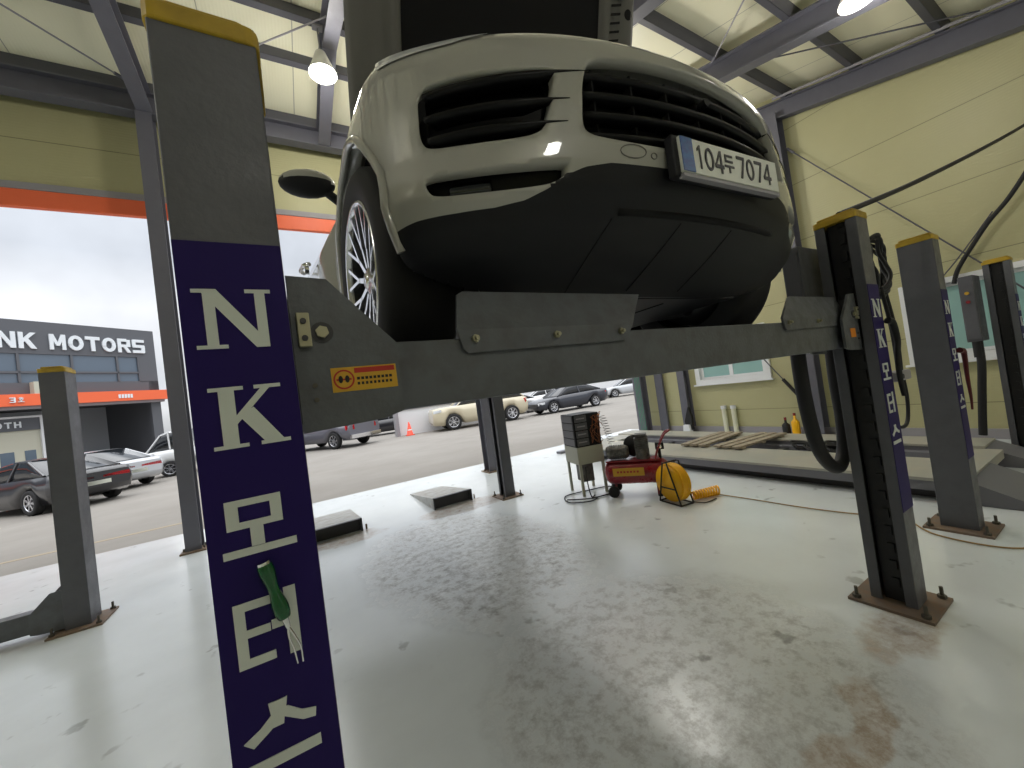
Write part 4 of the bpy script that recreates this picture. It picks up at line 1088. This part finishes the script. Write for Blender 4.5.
# organiser box on a steel stand
t=thing('steel_stand','cream steel stand under the black organiser box, left of the red compressor','stand',(3.42,4.2,0),rad(-14))
m_=world_of(t)
for sx_ in (-.17,.17):
    for sy in (-.19,.19): MB().box((sx_-.016,sy-.016,0),(sx_+.016,sy+.016,.62),m_).build('leg','cream_metal',t)
mb=MB().box((-.19,-.21,.62),(.19,.21,.65),m_); mb.box((-.19,-.21,.42),(.19,-.20,.62),m_); mb.box((.18,-.21,.42),(.19,.21,.62),m_); mb.box((-.19,-.21,.42),(-.18,.21,.62),m_); mb.build('stand_apron','cream_metal',t)
MB().box((-.10,-.1,.16),(.06,.1,.42),m_).build('stand_motor','cast_metal',t)
t=thing('organiser_box','black box with grey drawers and orange wires standing on the cream stand','box',(3.42,4.2,.65),rad(-14))
m_=world_of(t)
MB().box((-.19,-.20,0),(.19,.20,.44),m_).build('box_case','black_plastic',t,bevel=.004)
mb=MB()
for k in range(4): mb.box((-.200,-.18,.02+k*.105),(-.19,.18,.11+k*.105),m_); mb.box((-.17,-.214,.02+k*.105),(.0,-.20,.11+k*.105),m_)
mb.build('drawer_front',mat('drawer_grey',(.10,.10,.11),.4),t)
mb=MB()
for k in range(4): mb.box((-.15,-.220,.06+k*.105),(-.03,-.214,.075+k*.105),m_)
mb.build('drawer_handle','trim_grey',t)
mb=MB()
random.seed(3)
for k in range(9):
    p=[m_@Vector((.03+.19*random.random(),-.21-.03*random.random(),.02+.42*random.random())) for _ in range(4)]; mb.tube(p,.004,seg=5)
mb.build('orange_wires',mat('wire_orange',(.28,.09,.03),.5),t)
pts=[]
for k in range(90):
    a=k*.75; pts.append(Vector((3.62+.045*math.cos(a)+k*.0012,3.95+.045*math.sin(a),1.02-.0045*k)))
tag(MB().tube(pts,.0035,seg=5,smoothpath=False).build('coiled_wire','cast_metal'),'thin spiral wire hanging beside the black organiser box','wire')
mb=MB().tube([(3.28,3.86,.012),(3.1,3.8,.012),(2.9,3.98,.012),(3.05,4.25,.012),(3.4,4.2,.012),(3.7,4.1,.012),(3.6,3.85,.012),(3.2,3.88,.012),(2.95,4.1,.012)],.008,seg=6); mb.tube([(3.22,3.96,.4),(3.2,3.94,.2),(3.2,3.9,.03),(3.3,3.95,.012)],.008,seg=6)
tag(mb.build('black_cable','black_rubber'),'black cable looped on the floor under the cream stand','cable')
# compressor
t=thing('air_compressor','red portable air compressor with yellow label and black motor','compressor',(3.69,3.53,0),rad(-52))
m_=world_of(t)
def T(*p): return m_@Vector(p)
tk=MB(); ax=(m_.to_3x3()@Vector((1,0,0))); tk.lathe([(0,-.40),(.06,-.398),(.11,-.38),(.145,-.34),(.15,-.31),(.15,.31),(.145,.34),(.11,.38),(.06,.398),(0,.40)],T(0,0,.29),ax,seg=28); tk.build('air_tank','compressor_red',t)
MB().box((-.28,-.154,.27),(.10,-.149,.37),m_).build('tank_label','sticker_yellow',t)
mb=MB()
for k in range(7): mb.box((-.23+k*.04,-.156,.31),(-.205+k*.04,-.1535,.335),m_)
mb.build('label_print','sticker_red',t)
MB().box((-.36,-.10,.435),(.30,.10,.455),m_).build('motor_plate','compressor_red',t)
mb=MB(); mb.lathe([(0,-.15),(.07,-.15),(.085,-.12),(.085,.10),(.06,.13),(0,.13)],T(-.20,0,.55),m_.to_3x3()@Vector((1,0,0)),seg=20)
for k in range(9): mb.lathe([(.086,-.10+k*.022),(.096,-.098+k*.022),(.096,-.092+k*.022),(.086,-.09+k*.022)],T(-.20,0,.55),ax,seg=20)
mb.build('electric_motor','cast_metal',t)
mb=MB().cyl(T(.10,0,.455),T(.10,0,.58),.085,seg=16)
for k in range(7): mb.box((.02,-.09,.58+k*.022),(.18,.09,.592+k*.022),m_)
mb.cyl(T(.10,0,.58),T(.10,0,.74),.055,seg=14); mb.box((.03,-.07,.735),(.17,.07,.765),m_); mb.build('pump_head','cast_metal',t)
mb=MB().lathe([(0,0),(.14,0),(.14,.03),(0,.03)],T(.0,.10,.60),m_.to_3x3()@Vector((0,1,0)),seg=24); mb.build('belt_guard','black_rubber',t)
mb=MB().tube([T(.24,-.10,.44),T(.30,-.10,.60),T(.38,-.09,.74),T(.44,-.04,.78),T(.44,.04,.78),T(.38,.09,.74),T(.30,.10,.60),T(.24,.10,.44)],.012); mb.build('pull_handle','compressor_red',t)
mb=MB().cyl(T(.30,0,.44),T(.30,0,.56),.02,seg=10); mb.box((.26,-.05,.56),(.36,.05,.64),m_); mb.build('pressure_switch','black_rubber',t)
mb=MB().lathe([(0,0),(.028,0),(.028,.015),(0,.015)],T(.31,-.07,.60),m_.to_3x3()@Vector((0,-1,0)),seg=14); mb.build('pressure_gauge','chrome',t)
for s in (-1,1):
    MB().lathe([(0,-.018),(.05,-.02),(.07,-.018),(.072,0),(.07,.018),(.05,.02),(0,.018)],T(-.30,s*.14,.072),m_.to_3x3()@Vector((0,1,0)),seg=20).build('wheel','black_rubber',t)
    MB().tube([T(-.30,s*.12,.072),T(-.27,s*.09,.16)],.01,smoothpath=False).build('axle_bracket','compressor_red',t)
    mb=MB().box((.22,s*.10-.02,.02),(.28,s*.10+.02,.20),m_); mb.build('leg','compressor_red',t); MB().cyl(T(.25,s*.10,0),T(.25,s*.10,.025),.03,seg=12).build('rubber_foot','black_rubber',t)
# hose reel
t=thing('hose_reel','yellow air hose wound on a round reel in a black wire frame','hose reel',(3.66,2.98,0),rad(-98))
m_=world_of(t); ay_=m_.to_3x3()@Vector((0,1,0))
mb=MB()
for k in range(5):
    for j in range(3): 
        r_=.205-.016*j; c=T(0,-.045+.022*k,.235); pts=[c+m_.to_3x3()@Vector((r_*math.cos(a),0,r_*math.sin(a))) for a in [2*math.pi*i/28 for i in range(28)]]; mb.tube(pts,.012,seg=6,closed=True,smoothpath=False)
mb.build('wound_hose','hose_yellow',t)
for s in (-1,1): MB().lathe([(.0,0),(.195,0),(.195,.006),(0,.006)],T(0,s*.068-.003,.235),ay_,seg=32).build('reel_flange','hose_yellow',t)
mb=MB()
for s in (-1,1):
    y=s*.09; mb.tube([T(-.15,y,.012),T(-.03,y,.47),T(.03,y,.47),T(.17,y,.012)],.009,smoothpath=False); mb.tube([T(-.11,y,.18),T(.12,y,.18)],.008,smoothpath=False); mb.tube([T(-.15,y,.012),T(.17,y,.012)],.009,smoothpath=False)
for x,z in ((-.15,.012),(.17,.012),(0,.47)): mb.tube([T(x,-.09,z),T(x,.09,z)],.009,smoothpath=False)
mb.build('reel_frame','black_rubber',t)
pts=[]; 
for k in range(240):
    a=k*.27; u=k/239; rr=.040+.012*u; pts.append(Vector((3.80+.34*u,2.86-.10*u,.058))+Vector((.03*math.sin(a),.042*math.sin(a)*1.1,rr*.9*math.cos(a))))
tag(MB().tube(pts,.0115,seg=6,smoothpath=False).build('spiral_air_hose','hose_yellow'),'bright yellow spiral air hose lying on the floor right of the reel','air hose')
tag(MB().tube([(4.12,2.78,.012),(4.15,2.4,.01),(4.16,1.95,.01),(4.22,1.55,.01),(4.33,1.28,.01),(4.05,1.0,.01),(4.08,.62,.01),(4.6,.5,.01),(5.0,.45,.01)],.006,seg=6).build('extension_cord','cable_orange'),'thin brownish cord running over the floor from the spiral hose to the posts','cord')
tag(MB().tube([(3.72,2.80,.02),(3.80,2.70,.012),(3.98,2.69,.012)],.007,seg=6).build('air_fitting','black_rubber'),'short black hose tail on the floor by the reel','hose')
# bits along the right wall
for y,lab in ((4.93,'left white plastic pipe standing against the right wall'),(4.72,'right white plastic pipe standing against the right wall')):
    t=thing('plastic_pipe',lab,'pipe',(8.02,y,0)); MB().cyl((8.0,y,0),(8.03,y+.02,.55),.045,seg=14).build('pipe_body','pvc',t); MB().cyl((8.028,y+.018,.53),(8.032,y+.021,.60),.055,seg=14).build('pipe_collar','white_paint',t)
for y,c,h,lab in ((3.72,'black_rubber',.30,'black spray bottle at the foot of the right wall'),(3.56,'hose_yellow',.38,'yellow canister at the foot of the right wall'),):
    t=thing('bottle',lab,'bottle',(7.9,y,0)); MB().lathe([(0,0),(.06,0),(.065,.02),(.065,h*.7),(.03,h*.82),(.02,h*.84),(.02,h),(0,h)],(7.9,y,0),seg=16).build('bottle_body',c,t); MB().cyl((7.9,y,h),(7.9,y,h+.05),.022,seg=10).build('bottle_cap','compressor_red',t)
t=thing('tool_pouch','black pouch over a white tub at the foot of the wall column','pouch',(7.86,5.72,0))
mb=MB().prism([(-.10,0),(.10,0),(.07,.22),(-.07,.22)],lambda p:(7.74,5.72+p[0],p[1]),lambda p:(7.84,5.72+p[0],p[1])); mb.build('white_tub','white_paint',t)
mb=MB().prism([(-.05,.1),(.09,.05),(.12,.3),(.0,.62),(-.06,.4)],lambda p:(7.80,5.66+p[0],p[1]),lambda p:(7.88,5.66+p[0],p[1])); mb.build('pouch_body','black_rubber',t)
for k in range(4):
    tag(MB().tube([(7.50+.06*k,6.82,.05),(7.52+.05*k,6.84,1.0),(7.50+.06*k,6.84,2.4),(7.51+.06*k,6.82,4.4)],.006,seg=6).build('green_wire','green_wire'),['outermost','second','third','innermost'][k]+' green wire down the corner column counting from the doorway','wire','green wires on the corner column')
# floor strip bracket near the doorway
mb=MB().box((5.0,6.95,0),(7.0,7.1,.05)); tag(mb.build('floor_rail','deck_side'),'low grey rail on the floor behind the organiser box at the doorway','rail')
# ================================================================= OUTSIDE
def loft(mb,secs,smooth=True):
    n=len(secs[0]); vs=[p for s in secs for p in s]; fs=[]
    for i in range(len(secs)-1):
        for j in range(n): fs.append((i*n+j,i*n+(j+1)%n,(i+1)*n+(j+1)%n,(i+1)*n+j))
    mb.add(vs,fs,smooth); mb.add(secs[0],[tuple(range(n-1,-1,-1))]); mb.add(secs[-1],[tuple(range(n))])
KIND={
 # body: (x, zbottom, ztop, halfwidth); roof: (x, z, halfwidth)
 'sedan':dict(body=[(0,.42,.62,.70),(.08,.28,.72,.82),(.5,.22,.80,.90),(1.6,.20,.92,.92),(2.6,.20,.95,.93),(3.8,.22,.98,.92),(4.55,.26,1.00,.88),(4.85,.36,.98,.80),(4.92,.50,.90,.74)],
   roof=[(1.30,.93,.80),(2.05,1.38,.62),(2.6,1.46,.60),(3.3,1.43,.60),(4.35,1.02,.72)],wh=(.95,3.85,.34),L=4.92),
 'suv':dict(body=[(0,.45,.95,.78),(.06,.30,1.05,.86),(.4,.26,1.10,.93),(1.3,.26,1.12,.94),(3.6,.26,1.14,.94),(4.5,.30,1.14,.92),(4.72,.42,1.08,.86),(4.76,.5,.95,.82)],
   roof=[(1.15,1.10,.82),(1.75,1.66,.68),(2.6,1.74,.68),(3.9,1.72,.68),(4.6,1.14,.78)],wh=(.92,3.85,.38),L=4.76),
 'pickup':dict(body=[(0,.50,.85,.76),(.1,.36,1.0,.88),(.6,.32,1.10,.96),(2.0,.34,1.15,.96),(3.4,.34,1.15,.96),(3.42,.34,1.12,.96),(5.2,.38,1.14,.96),(5.26,.45,1.12,.94)],
   roof=[(1.35,1.12,.84),(2.0,1.75,.70),(2.6,1.80,.70),(3.2,1.78,.70),(3.45,1.15,.80)],wh=(1.0,4.15,.40),L=5.26),
 'truck':dict(body=[(0,.45,1.05,.80),(.06,.34,1.12,.86),(.4,.30,1.15,.87),(1.7,.32,1.18,.87)],
   roof=[(.10,1.12,.84),(.62,1.84,.76),(.9,1.93,.76),(1.62,1.93,.76),(1.70,1.18,.84)],wh=(.85,3.3,.33),L=5.1)}
def car(name,kind,loc,heading,paint,label,sc=1.0,detail=True,plate=False):
    """heading = direction of travel in degrees from +x; loc = middle between the wheels on the ground"""
    K=KIND[kind]; t=thing(name,label,'truck' if kind=='truck' else 'car',(loc[0],loc[1],-.012),0)
    L=K['L']; ca,sa=math.cos(rad(heading)),math.sin(rad(heading)); mid=(K['wh'][0]+K['wh'][1])/2
    def T_(x,y,z):
        x=(mid-x)*sc; y*=sc; return Vector((loc[0]+ca*x-sa*y,loc[1]+sa*x+ca*y,-.012+z*sc))
    wh=K['wh']; secs=[]
    xs=K['body']
    def bi(x,k):
        return lerp([(b[0],b[k]) for b in xs],x)
    X=sorted({b[0] for b in xs}|{i*.25 for i in range(1,int(xs[-1][0]/.25)+1) if i*.25<xs[-1][0]})
    for x in X:
        zb,zt_,w=bi(x,1),bi(x,2),bi(x,3)
        zz=[]
        for wx in wh[:2]:
            d=abs(x-wx)
            if d<wh[2]*1.05: zb=max(zb,wh[2]+math.sqrt(max(0,(wh[2]*1.12)**2-d*d))*.95)
        zb=min(zb,zt_-.12)
        secs.append([T_(x,-w*.93,zb),T_(x,-w,zb+(zt_-zb)*.35),T_(x,-w,zb+(zt_-zb)*.65),T_(x,-w*.93,zt_-.02),T_(x,-w*.80,zt_),T_(x,w*.80,zt_),T_(x,w*.93,zt_-.02),T_(x,w,zb+(zt_-zb)*.65),T_(x,w,zb+(zt_-zb)*.35),T_(x,w*.93,zb)])
    mb=MB(); loft(mb,secs); mb.build('car_body',paint,t)
    rf=K['roof']
    def rs(x,k): return lerp([(b[0],b[k]) for b in rf],x)
    base=lambda x:lerp([(b[0],b[2]) for b in xs],x)-.03
    secs=[]
    Xr=sorted({r[0] for r in rf}|{rf[0][0]+i*.2 for i in range(1,20) if rf[0][0]+i*.2<rf[-1][0]})
    for x in Xr:
        z,w=rs(x,1),rs(x,2); w0=bi(x,3)*.88; zb=base(x); f=(z-zb)/max(.01,rf[2][1]-zb)
        wt=w0+(w-w0)*f; secs.append([T_(x,-w0,zb),T_(x,-wt,max(z-.05,zb)),T_(x,-wt*.93,z),T_(x,wt*.93,z),T_(x,wt,max(z-.05,zb)),T_(x,w0,zb)])
    mb=MB(); loft(mb,secs); mb.build('car_glass','glass_dark',t)
    # painted roof skin and pillars
    mb=MB(); rx=[x for x in Xr if rf[1][0]-.05<=x<=rf[-2][0]+.05]; vs=[];fs=[]
    for x in rx:
        z,w=rs(x,1),rs(x,2)
        for y,dz in ((-w*1.0,-.045),(-w*.9,.012),(0,.03),(w*.9,.012),(w*1.0,-.045)): vs.append(T_(x,y,z+dz))
    for i in range(len(rx)-1):
        for j in range(4): fs.append((5*i+j,5*i+j+1,5*i+6+j,5*i+5+j))
    mb.add(vs,fs,True)
    for s in (-1,1):
        for xa,za,xb,zb in ((rf[0][0],rf[0][1],rf[1][0],rf[1][1]),(rf[-1][0],rf[-1][1],rf[-2][0],rf[-2][1]),((rf[0][0]+rf[-1][0])/2,base(2)+.03,(rf[0][0]+rf[-1][0])/2-.03,rf[2][1])):
            wa=bi(xa,3)*.89; wb=rs(xb,2)*1.0; mb.tube([T_(xa,s*wa,za-.02),T_(xb,s*wb,zb-.03)],.035*sc,seg=6,smoothpath=False)
    mb.build('car_roof',paint,t)
    ax=Vector((-sa,ca,0))
    for wx in wh[:2]:
        for s in (-1,1):
            w=bi(wx,3); c=T_(wx,s*(w-.0),wh[2]); a=ax*s; r=wh[2]*sc
            we=MB().lathe([(r*.62,-.20*sc),(r*.95,-.2*sc),(r,-.17*sc),(r,-.03*sc),(r*.95,0),(r*.68,.0),(r*.64,-.02),(r*.62,-.2*sc)],c,a,seg=24).build('tire','tire',t)
            rim=MB().lathe([(r*.68,-.012),(r*.62,-.005),(r*.60,-.02)],c,a,seg=24)
            zz=Vector((0,0,1)); bb=a.cross(zz)
            for k in range(7):
                th=2*math.pi*k/7+.2
                p0=c+(zz*math.cos(th)+bb*math.sin(th))*r*.10-a*.02; p1=c+(zz*math.cos(th)+bb*math.sin(th))*r*.64-a*.015; d=(p1-p0).normalized(); n=d.cross(a)*r*.085
                rim.add([p0+n,p0-n,p1-n*1.2,p1+n*1.2],[(0,1,2,3)]); rim.add([p0+n,p0-n,p1-n*1.2,p1+n*1.2],[(3,2,1,0)])
            rim.lathe([(0,-.012),(r*.14,-.014)],c,a,seg=12)
            rim.build('rim','rim_silver',t)
            MB().lathe([(0,-.06),(r*.62,-.06)],c,a,seg=20).build('wheel_well','rim_black',t)
    for s in (-1,1):
        x=L if kind!='truck' else 1.7
        if kind!='truck':
            zt_=bi(L-.1,2); mb=MB(); w=bi(L-.1,3)
            if kind=='sedan':
                v=[T_(L+.0,s*.10,zt_-.20),T_(L+.0,s*.70,zt_-.16),T_(L-.22,s*(w+.035),zt_-.14),T_(L-.22,s*(w+.035),zt_-.24),T_(L+.0,s*.72,zt_-.27),T_(L+.0,s*.10,zt_-.25)]
            else:
                v=[T_(L+.01,s*.62,zt_-.30),T_(L+.01,s*.62,zt_-.06),T_(L-.02,s*(w-.03),zt_-.06),T_(L-.16,s*(w+.02),zt_-.08),T_(L-.16,s*(w+.02),zt_-.30),T_(L-.02,s*(w-.03),zt_-.30)]
            mid_=sum(v,Vector())/len(v); off=(mid_-T_(mid,0,zt_-.2)).normalized()*.03
            mb.add(v+[p-off*3 for p in v],[tuple(range(6)),tuple(range(5,-1,-1))]+[(i,(i+1)%6,6+(i+1)%6,6+i) for i in range(6)]); mb.build('tail_lamp','tail_red',t)
        z0=bi(.1,2); w=bi(.1,3); mb=MB()
        v=[T_(.02,s*.42,z0-.10),T_(.05,s*(w-.05),z0-.06),T_(.34,s*(bi(.34,3)+.012),z0-.04),T_(.34,s*(bi(.34,3)+.012),z0-.15),T_(.03,s*(w-.03),z0-.20),T_(.0,s*.42,z0-.18)]
        mb.add(v+[p+Vector((ca,sa,0))*-.06 for p in v],[tuple(range(6)),tuple(range(5,-1,-1))]+[(i,(i+1)%6,6+(i+1)%6,6+i) for i in range(6)]); mb.build('head_lamp','head_clear',t)
    if plate or kind in('sedan',):
        mb=MB(); v=[T_(L+.012,y,z) for y,z in ((-.26,.55),(.26,.55),(.26,.66),(-.26,.66))]; v+=[p+Vector((ca,sa,0))*.02 for p in v]; mb.add(v,[(0,1,2,3),(3,2,1,0),(4,5,6,7),(7,6,5,4),(0,1,5,4),(2,3,7,6)]); mb.build('number_plate','white_plate',t)
    if kind=='pickup':
        mb=MB(); 
        for a,b in (((L-.06,-.9,.42),(L+.10,.9,.60)),): 
            v=[T_(x,y,z) for x in (a[0],b[0]) for y in (a[1],b[1]) for z in (a[2],b[2])]; mb.add(v,[(0,1,3,2),(4,6,7,5),(0,4,5,1),(2,3,7,6),(0,2,6,4),(1,5,7,3)])
        mb.build('rear_bumper','chrome',t)
    if kind=='truck':
        mb=MB(); v=[T_(x,y,z) for x in (1.8,5.1) for y in (-.86,.86) for z in (.72,.82)]; mb.add(v,[(0,1,3,2),(4,6,7,5),(0,4,5,1),(2,3,7,6),(0,2,6,4),(1,5,7,3)])
        for s in (-1,1):
            v=[T_(x,y,z) for x in (1.8,5.1) for y in (s*.86,s*.83) for z in (.82,1.18)]; mb.add(v,[(0,1,3,2),(4,6,7,5),(0,4,5,1),(2,3,7,6),(0,2,6,4),(1,5,7,3)])
        mb.build('cargo_bed',paint,t)
        mb=MB(); v=[T_(x,y,z) for x in (1.7,5.0) for y in (-.4,.4) for z in (.45,.70)]; mb.add(v,[(0,1,3,2),(4,6,7,5),(0,4,5,1),(2,3,7,6),(0,2,6,4),(1,5,7,3)]); mb.build('chassis','black_rubber',t)
    return t
# rear wheel position -> centre of the car
def from_rear(x,y,h,kind,sc=1,side=0):
    K=KIND[kind]; d=(K['wh'][1]-K['wh'][0])/2*sc; w=.92*sc*side
    return (x+math.cos(rad(h))*d-math.sin(rad(h))*w,y+math.sin(rad(h))*d+math.cos(rad(h))*w)
H0=135
car('parked_sedan','sedan',from_rear(-6.35,15.35,H0,'sedan',1,-1),H0,'car_black','black sedan parked at the far left, its tail and number plate towards us')
car('parked_sedan','sedan',from_rear(-6.35,18.45,H0,'sedan',1,-1),H0,'car_silver','silver sedan parked behind the black sedan, left of the white truck')
car('delivery_truck','truck',(-3.5,21.7),180,'car_white','small white cab-over truck parked left of the near lettered post',.96)
car('pickup_truck','pickup',from_rear(1.45,20.0,125,'pickup',1.0,-1),125,'car_grey','dark grey pickup parked in the yard just right of the near lettered post')
car('parked_suv','suv',(8.9,19.6),170,'car_beige','beige SUV parked in the yard behind the ramps, facing left',1.12)
car('parked_sedan','sedan',(14.6,18.9),176,'car_navy','dark navy sedan parked behind the organiser box stand, facing left',1.05)
car('parked_sedan','sedan',(12.6,23.2),172,'car_white','white sedan parked behind the dark navy sedan')
car('parked_sedan','sedan',(24.5,23.0),150,'car_silver','silver sedan parked at the far right of the yard by the corner column')
car('parked_sedan','sedan',(4.9,25.5),160,'car_black','black car half hidden behind the pickup tail')
car('parked_sedan','sedan',(20.5,30.5),160,'car_white','white car in the far row behind the navy sedan roof')
# cone
t=thing('traffic_cone','red traffic cone in the yard left of the beige SUV','cone',(5.2,20.6,-.012))
MB().lathe([(.20,.03),(.17,.05),(.03,.72),(0,.72)],(5.2,20.6,-.012),seg=20).build('cone_body','cone_red',t); MB().box((5.0,20.4,-.012),(5.4,20.8,.03)).build('cone_base','cone_red',t)
MB().lathe([(.125,.27),(.09,.42)],(5.2,20.6,-.01),seg=20).build('cone_band','white_paint',t)
# low white partition
t=thing('white_partition','low white partition wall standing behind the traffic cone','partition',(4.9,21.3,0))
MB().box((4.75,21.2,-.012),(9.5,21.35,1.35)).build('partition_panel','white_paint',t); MB().box((4.62,21.05,-.012),(4.80,21.5,1.42)).build('partition_post','trim_grey',t)
MB().box((4.75,21.15,1.35),(9.5,21.4,1.40)).build('partition_cap','trim_grey',t)
# ---------------- the building opposite
BK=Vector((-8.084,35.652,0)); bd=Vector((-.76,-.65,0)); bn=Vector((.65,-.76,0))  # bd runs left along the facade, bn towards us
B=thing('workshop_building','dark grey two storey workshop building opposite with white lettering and orange band','building',tuple(BK))
def bp_(l,o,z): return BK+bd*l+bn*o+Vector((0,0,z))
def bbox(l0,l1,o0,o1,z0,z1,name,mt,mb=None,do=True):
    m2=mb or MB(); v=[bp_(l,o,z) for l,o,z in ((l0,o0,z0),(l1,o0,z0),(l1,o1,z0),(l0,o1,z0),(l0,o0,z1),(l1,o0,z1),(l1,o1,z1),(l0,o1,z1))]
    m2.add(v,[(3,2,1,0),(4,5,6,7),(0,1,5,4),(1,2,6,5),(2,3,7,6),(3,0,4,7)])
    return m2.build(name,mt,B) if do else m2
BL=26
mb=MB()
bbox(0,BL,0,-.3,7.4,9.3,'',0,mb,False); bbox(0,BL,0,-.3,5.05,5.75,'',0,mb,False); bbox(0,.55,0,-.3,0,7.4,'',0,mb,False); bbox(.55,1.0,0,-.3,5.7,7.4,'',0,mb,False)
bbox(0,.3,-.3,-12,0,9.3,'',0,mb,False); bbox(13.5,14,0,-.3,0,5.0,'',0,mb,False)
mb.build('facade','building_grey',B)
bbox(1.0,BL,-.08,-.2,5.75,7.4,'window_band','building_glass')
mb=MB()
for l in (1.0,2.1,4.2,6.3,8.4,10.5,12.6,14.7): bbox(l-.05,l+.05,.02,-.1,5.75,7.4,'',0,mb,False)
bbox(1.0,BL,.02,-.1,6.28,6.40,'',0,mb,False); mb.build('window_frame','building_grey',B)
bbox(-.35,BL,.5,-.0,4.42,5.06,'orange_band','orange')
bbox(-.1,BL,.3,-.1,4.25,4.42,'door_header','trim_grey')
bbox(.3,BL,-6,-6.3,0,7.5,'hall_rear_wall','building_inside'); bbox(.3,BL,-.3,-11,4.6,4.8,'hall_ceiling','building_dark'); bbox(.3,BL,-.3,-11,9.2,9.3,'building_roof','building_grey')
mb=MB(); n_=MB()
def bglyph(txt,l_right,z0,h,w,gap,name,mt,off=.02):
    m2=MB(); n=len([c for c in txt]); 
    x=0; items=[]
    for c in txt:
        if c!=' ': items.append((c,x,0,w,h))
        x+=(w+gap) if c!=' ' else w*.62
    tot=x-gap
    for it in items: glyphs(MB(),[it],bp_(l_right+tot,off,z0),-bd,(0,0,1),.08).build(name,mt,B)
bglyph('NK MOTORS',.60,7.68,.92,.66,.10,'wall_letter','sign_white')
bglyph(['3','ho'],6.40,4.60,.28,.22,.08,'band_letter','sign_white',.51)
mb=MB()
for k in range(5): bbox(1.75+k*.15,1.86+k*.15,.53,.5,4.60,4.84,'',0,mb,False)
mb.build('band_marks','sign_white',B)
t_=bbox(5.12,5.97,.45,0,5.05,5.75,'air_conditioner','booth_cream'); mb=MB().cyl(bp_(5.42,.45,5.4),bp_(5.42,.47,5.4),.25,seg=20); mb.build('conditioner_fan','trim_grey',B)
# paint booth inside the hall
P_=thing('paint_booth','cream paint booth with a dark name strip standing in the left hall opening','booth',tuple(bp_(7.5,-1.0,0)))
def pbox(l0,l1,o0,o1,z0,z1,name,mt):
    m2=MB(); v=[bp_(l,o,z) for l,o,z in ((l0,o0,z0),(l1,o0,z0),(l1,o1,z0),(l0,o1,z0),(l0,o0,z1),(l1,o0,z1),(l1,o1,z1),(l0,o1,z1))]
    m2.add(v,[(3,2,1,0),(4,5,6,7),(0,1,5,4),(1,2,6,5),(2,3,7,6),(3,0,4,7)]); return m2.build(name,mt,P_)
pbox(5.4,13,-1.0,-5,0,3.15,'booth_wall','booth_cream'); pbox(5.4,13,-.9,-5,3.15,3.85,'booth_sign','building_grey'); pbox(5.3,13,-.85,-1.0,3.85,3.96,'booth_trim','white_paint'); pbox(5.3,5.42,-.85,-1.0,0,3.85,'booth_post','white_paint')
for l,d in ((5.65,.42),(6.45,.5),(7.6,.5),(8.8,.5)): pbox(l,l+d,-.98,-1.1,.9,2.0,'booth_window','building_glass')
for it in [('B',0,0,.26,.34),('O',.34,0,.26,.34),('O',.68,0,.26,.34),('T',1.02,0,.26,.34),('H',1.36,0,.26,.34)]: glyphs(MB(),[it],bp_(7.75,-.895,3.32),-bd,(0,0,1),.03).build('booth_letter','sign_white',P_)
for k in range(4):
    x,y=(-6.9+.55*k,25.8+.1*k); t=tag(MB().cyl((x,y,-.012),(x,y,.85),.07,seg=12).build('bollard','white_paint'),['leftmost','second from left','third from left','rightmost'][k]+' white bollard in front of the hall opening','bollard','white bollards before the hall')
# low green sign beyond the truck
mb=MB().box((-5.6,33,1.9),(-4.9,33.1,2.7)); mb.box((-5.3,33.0,-.012),(-5.2,33.1,1.9)); tag(mb.build('green_sign',mat('sign_green',(.25,.55,.05),.5)),'small yellow green sign beyond the white truck','sign')
# distant wall closing the yard on the right
mb=MB().box((-3,48,-.012),(60,48.4,2.6)); struct(mb.build('wall_yard','white_paint'))
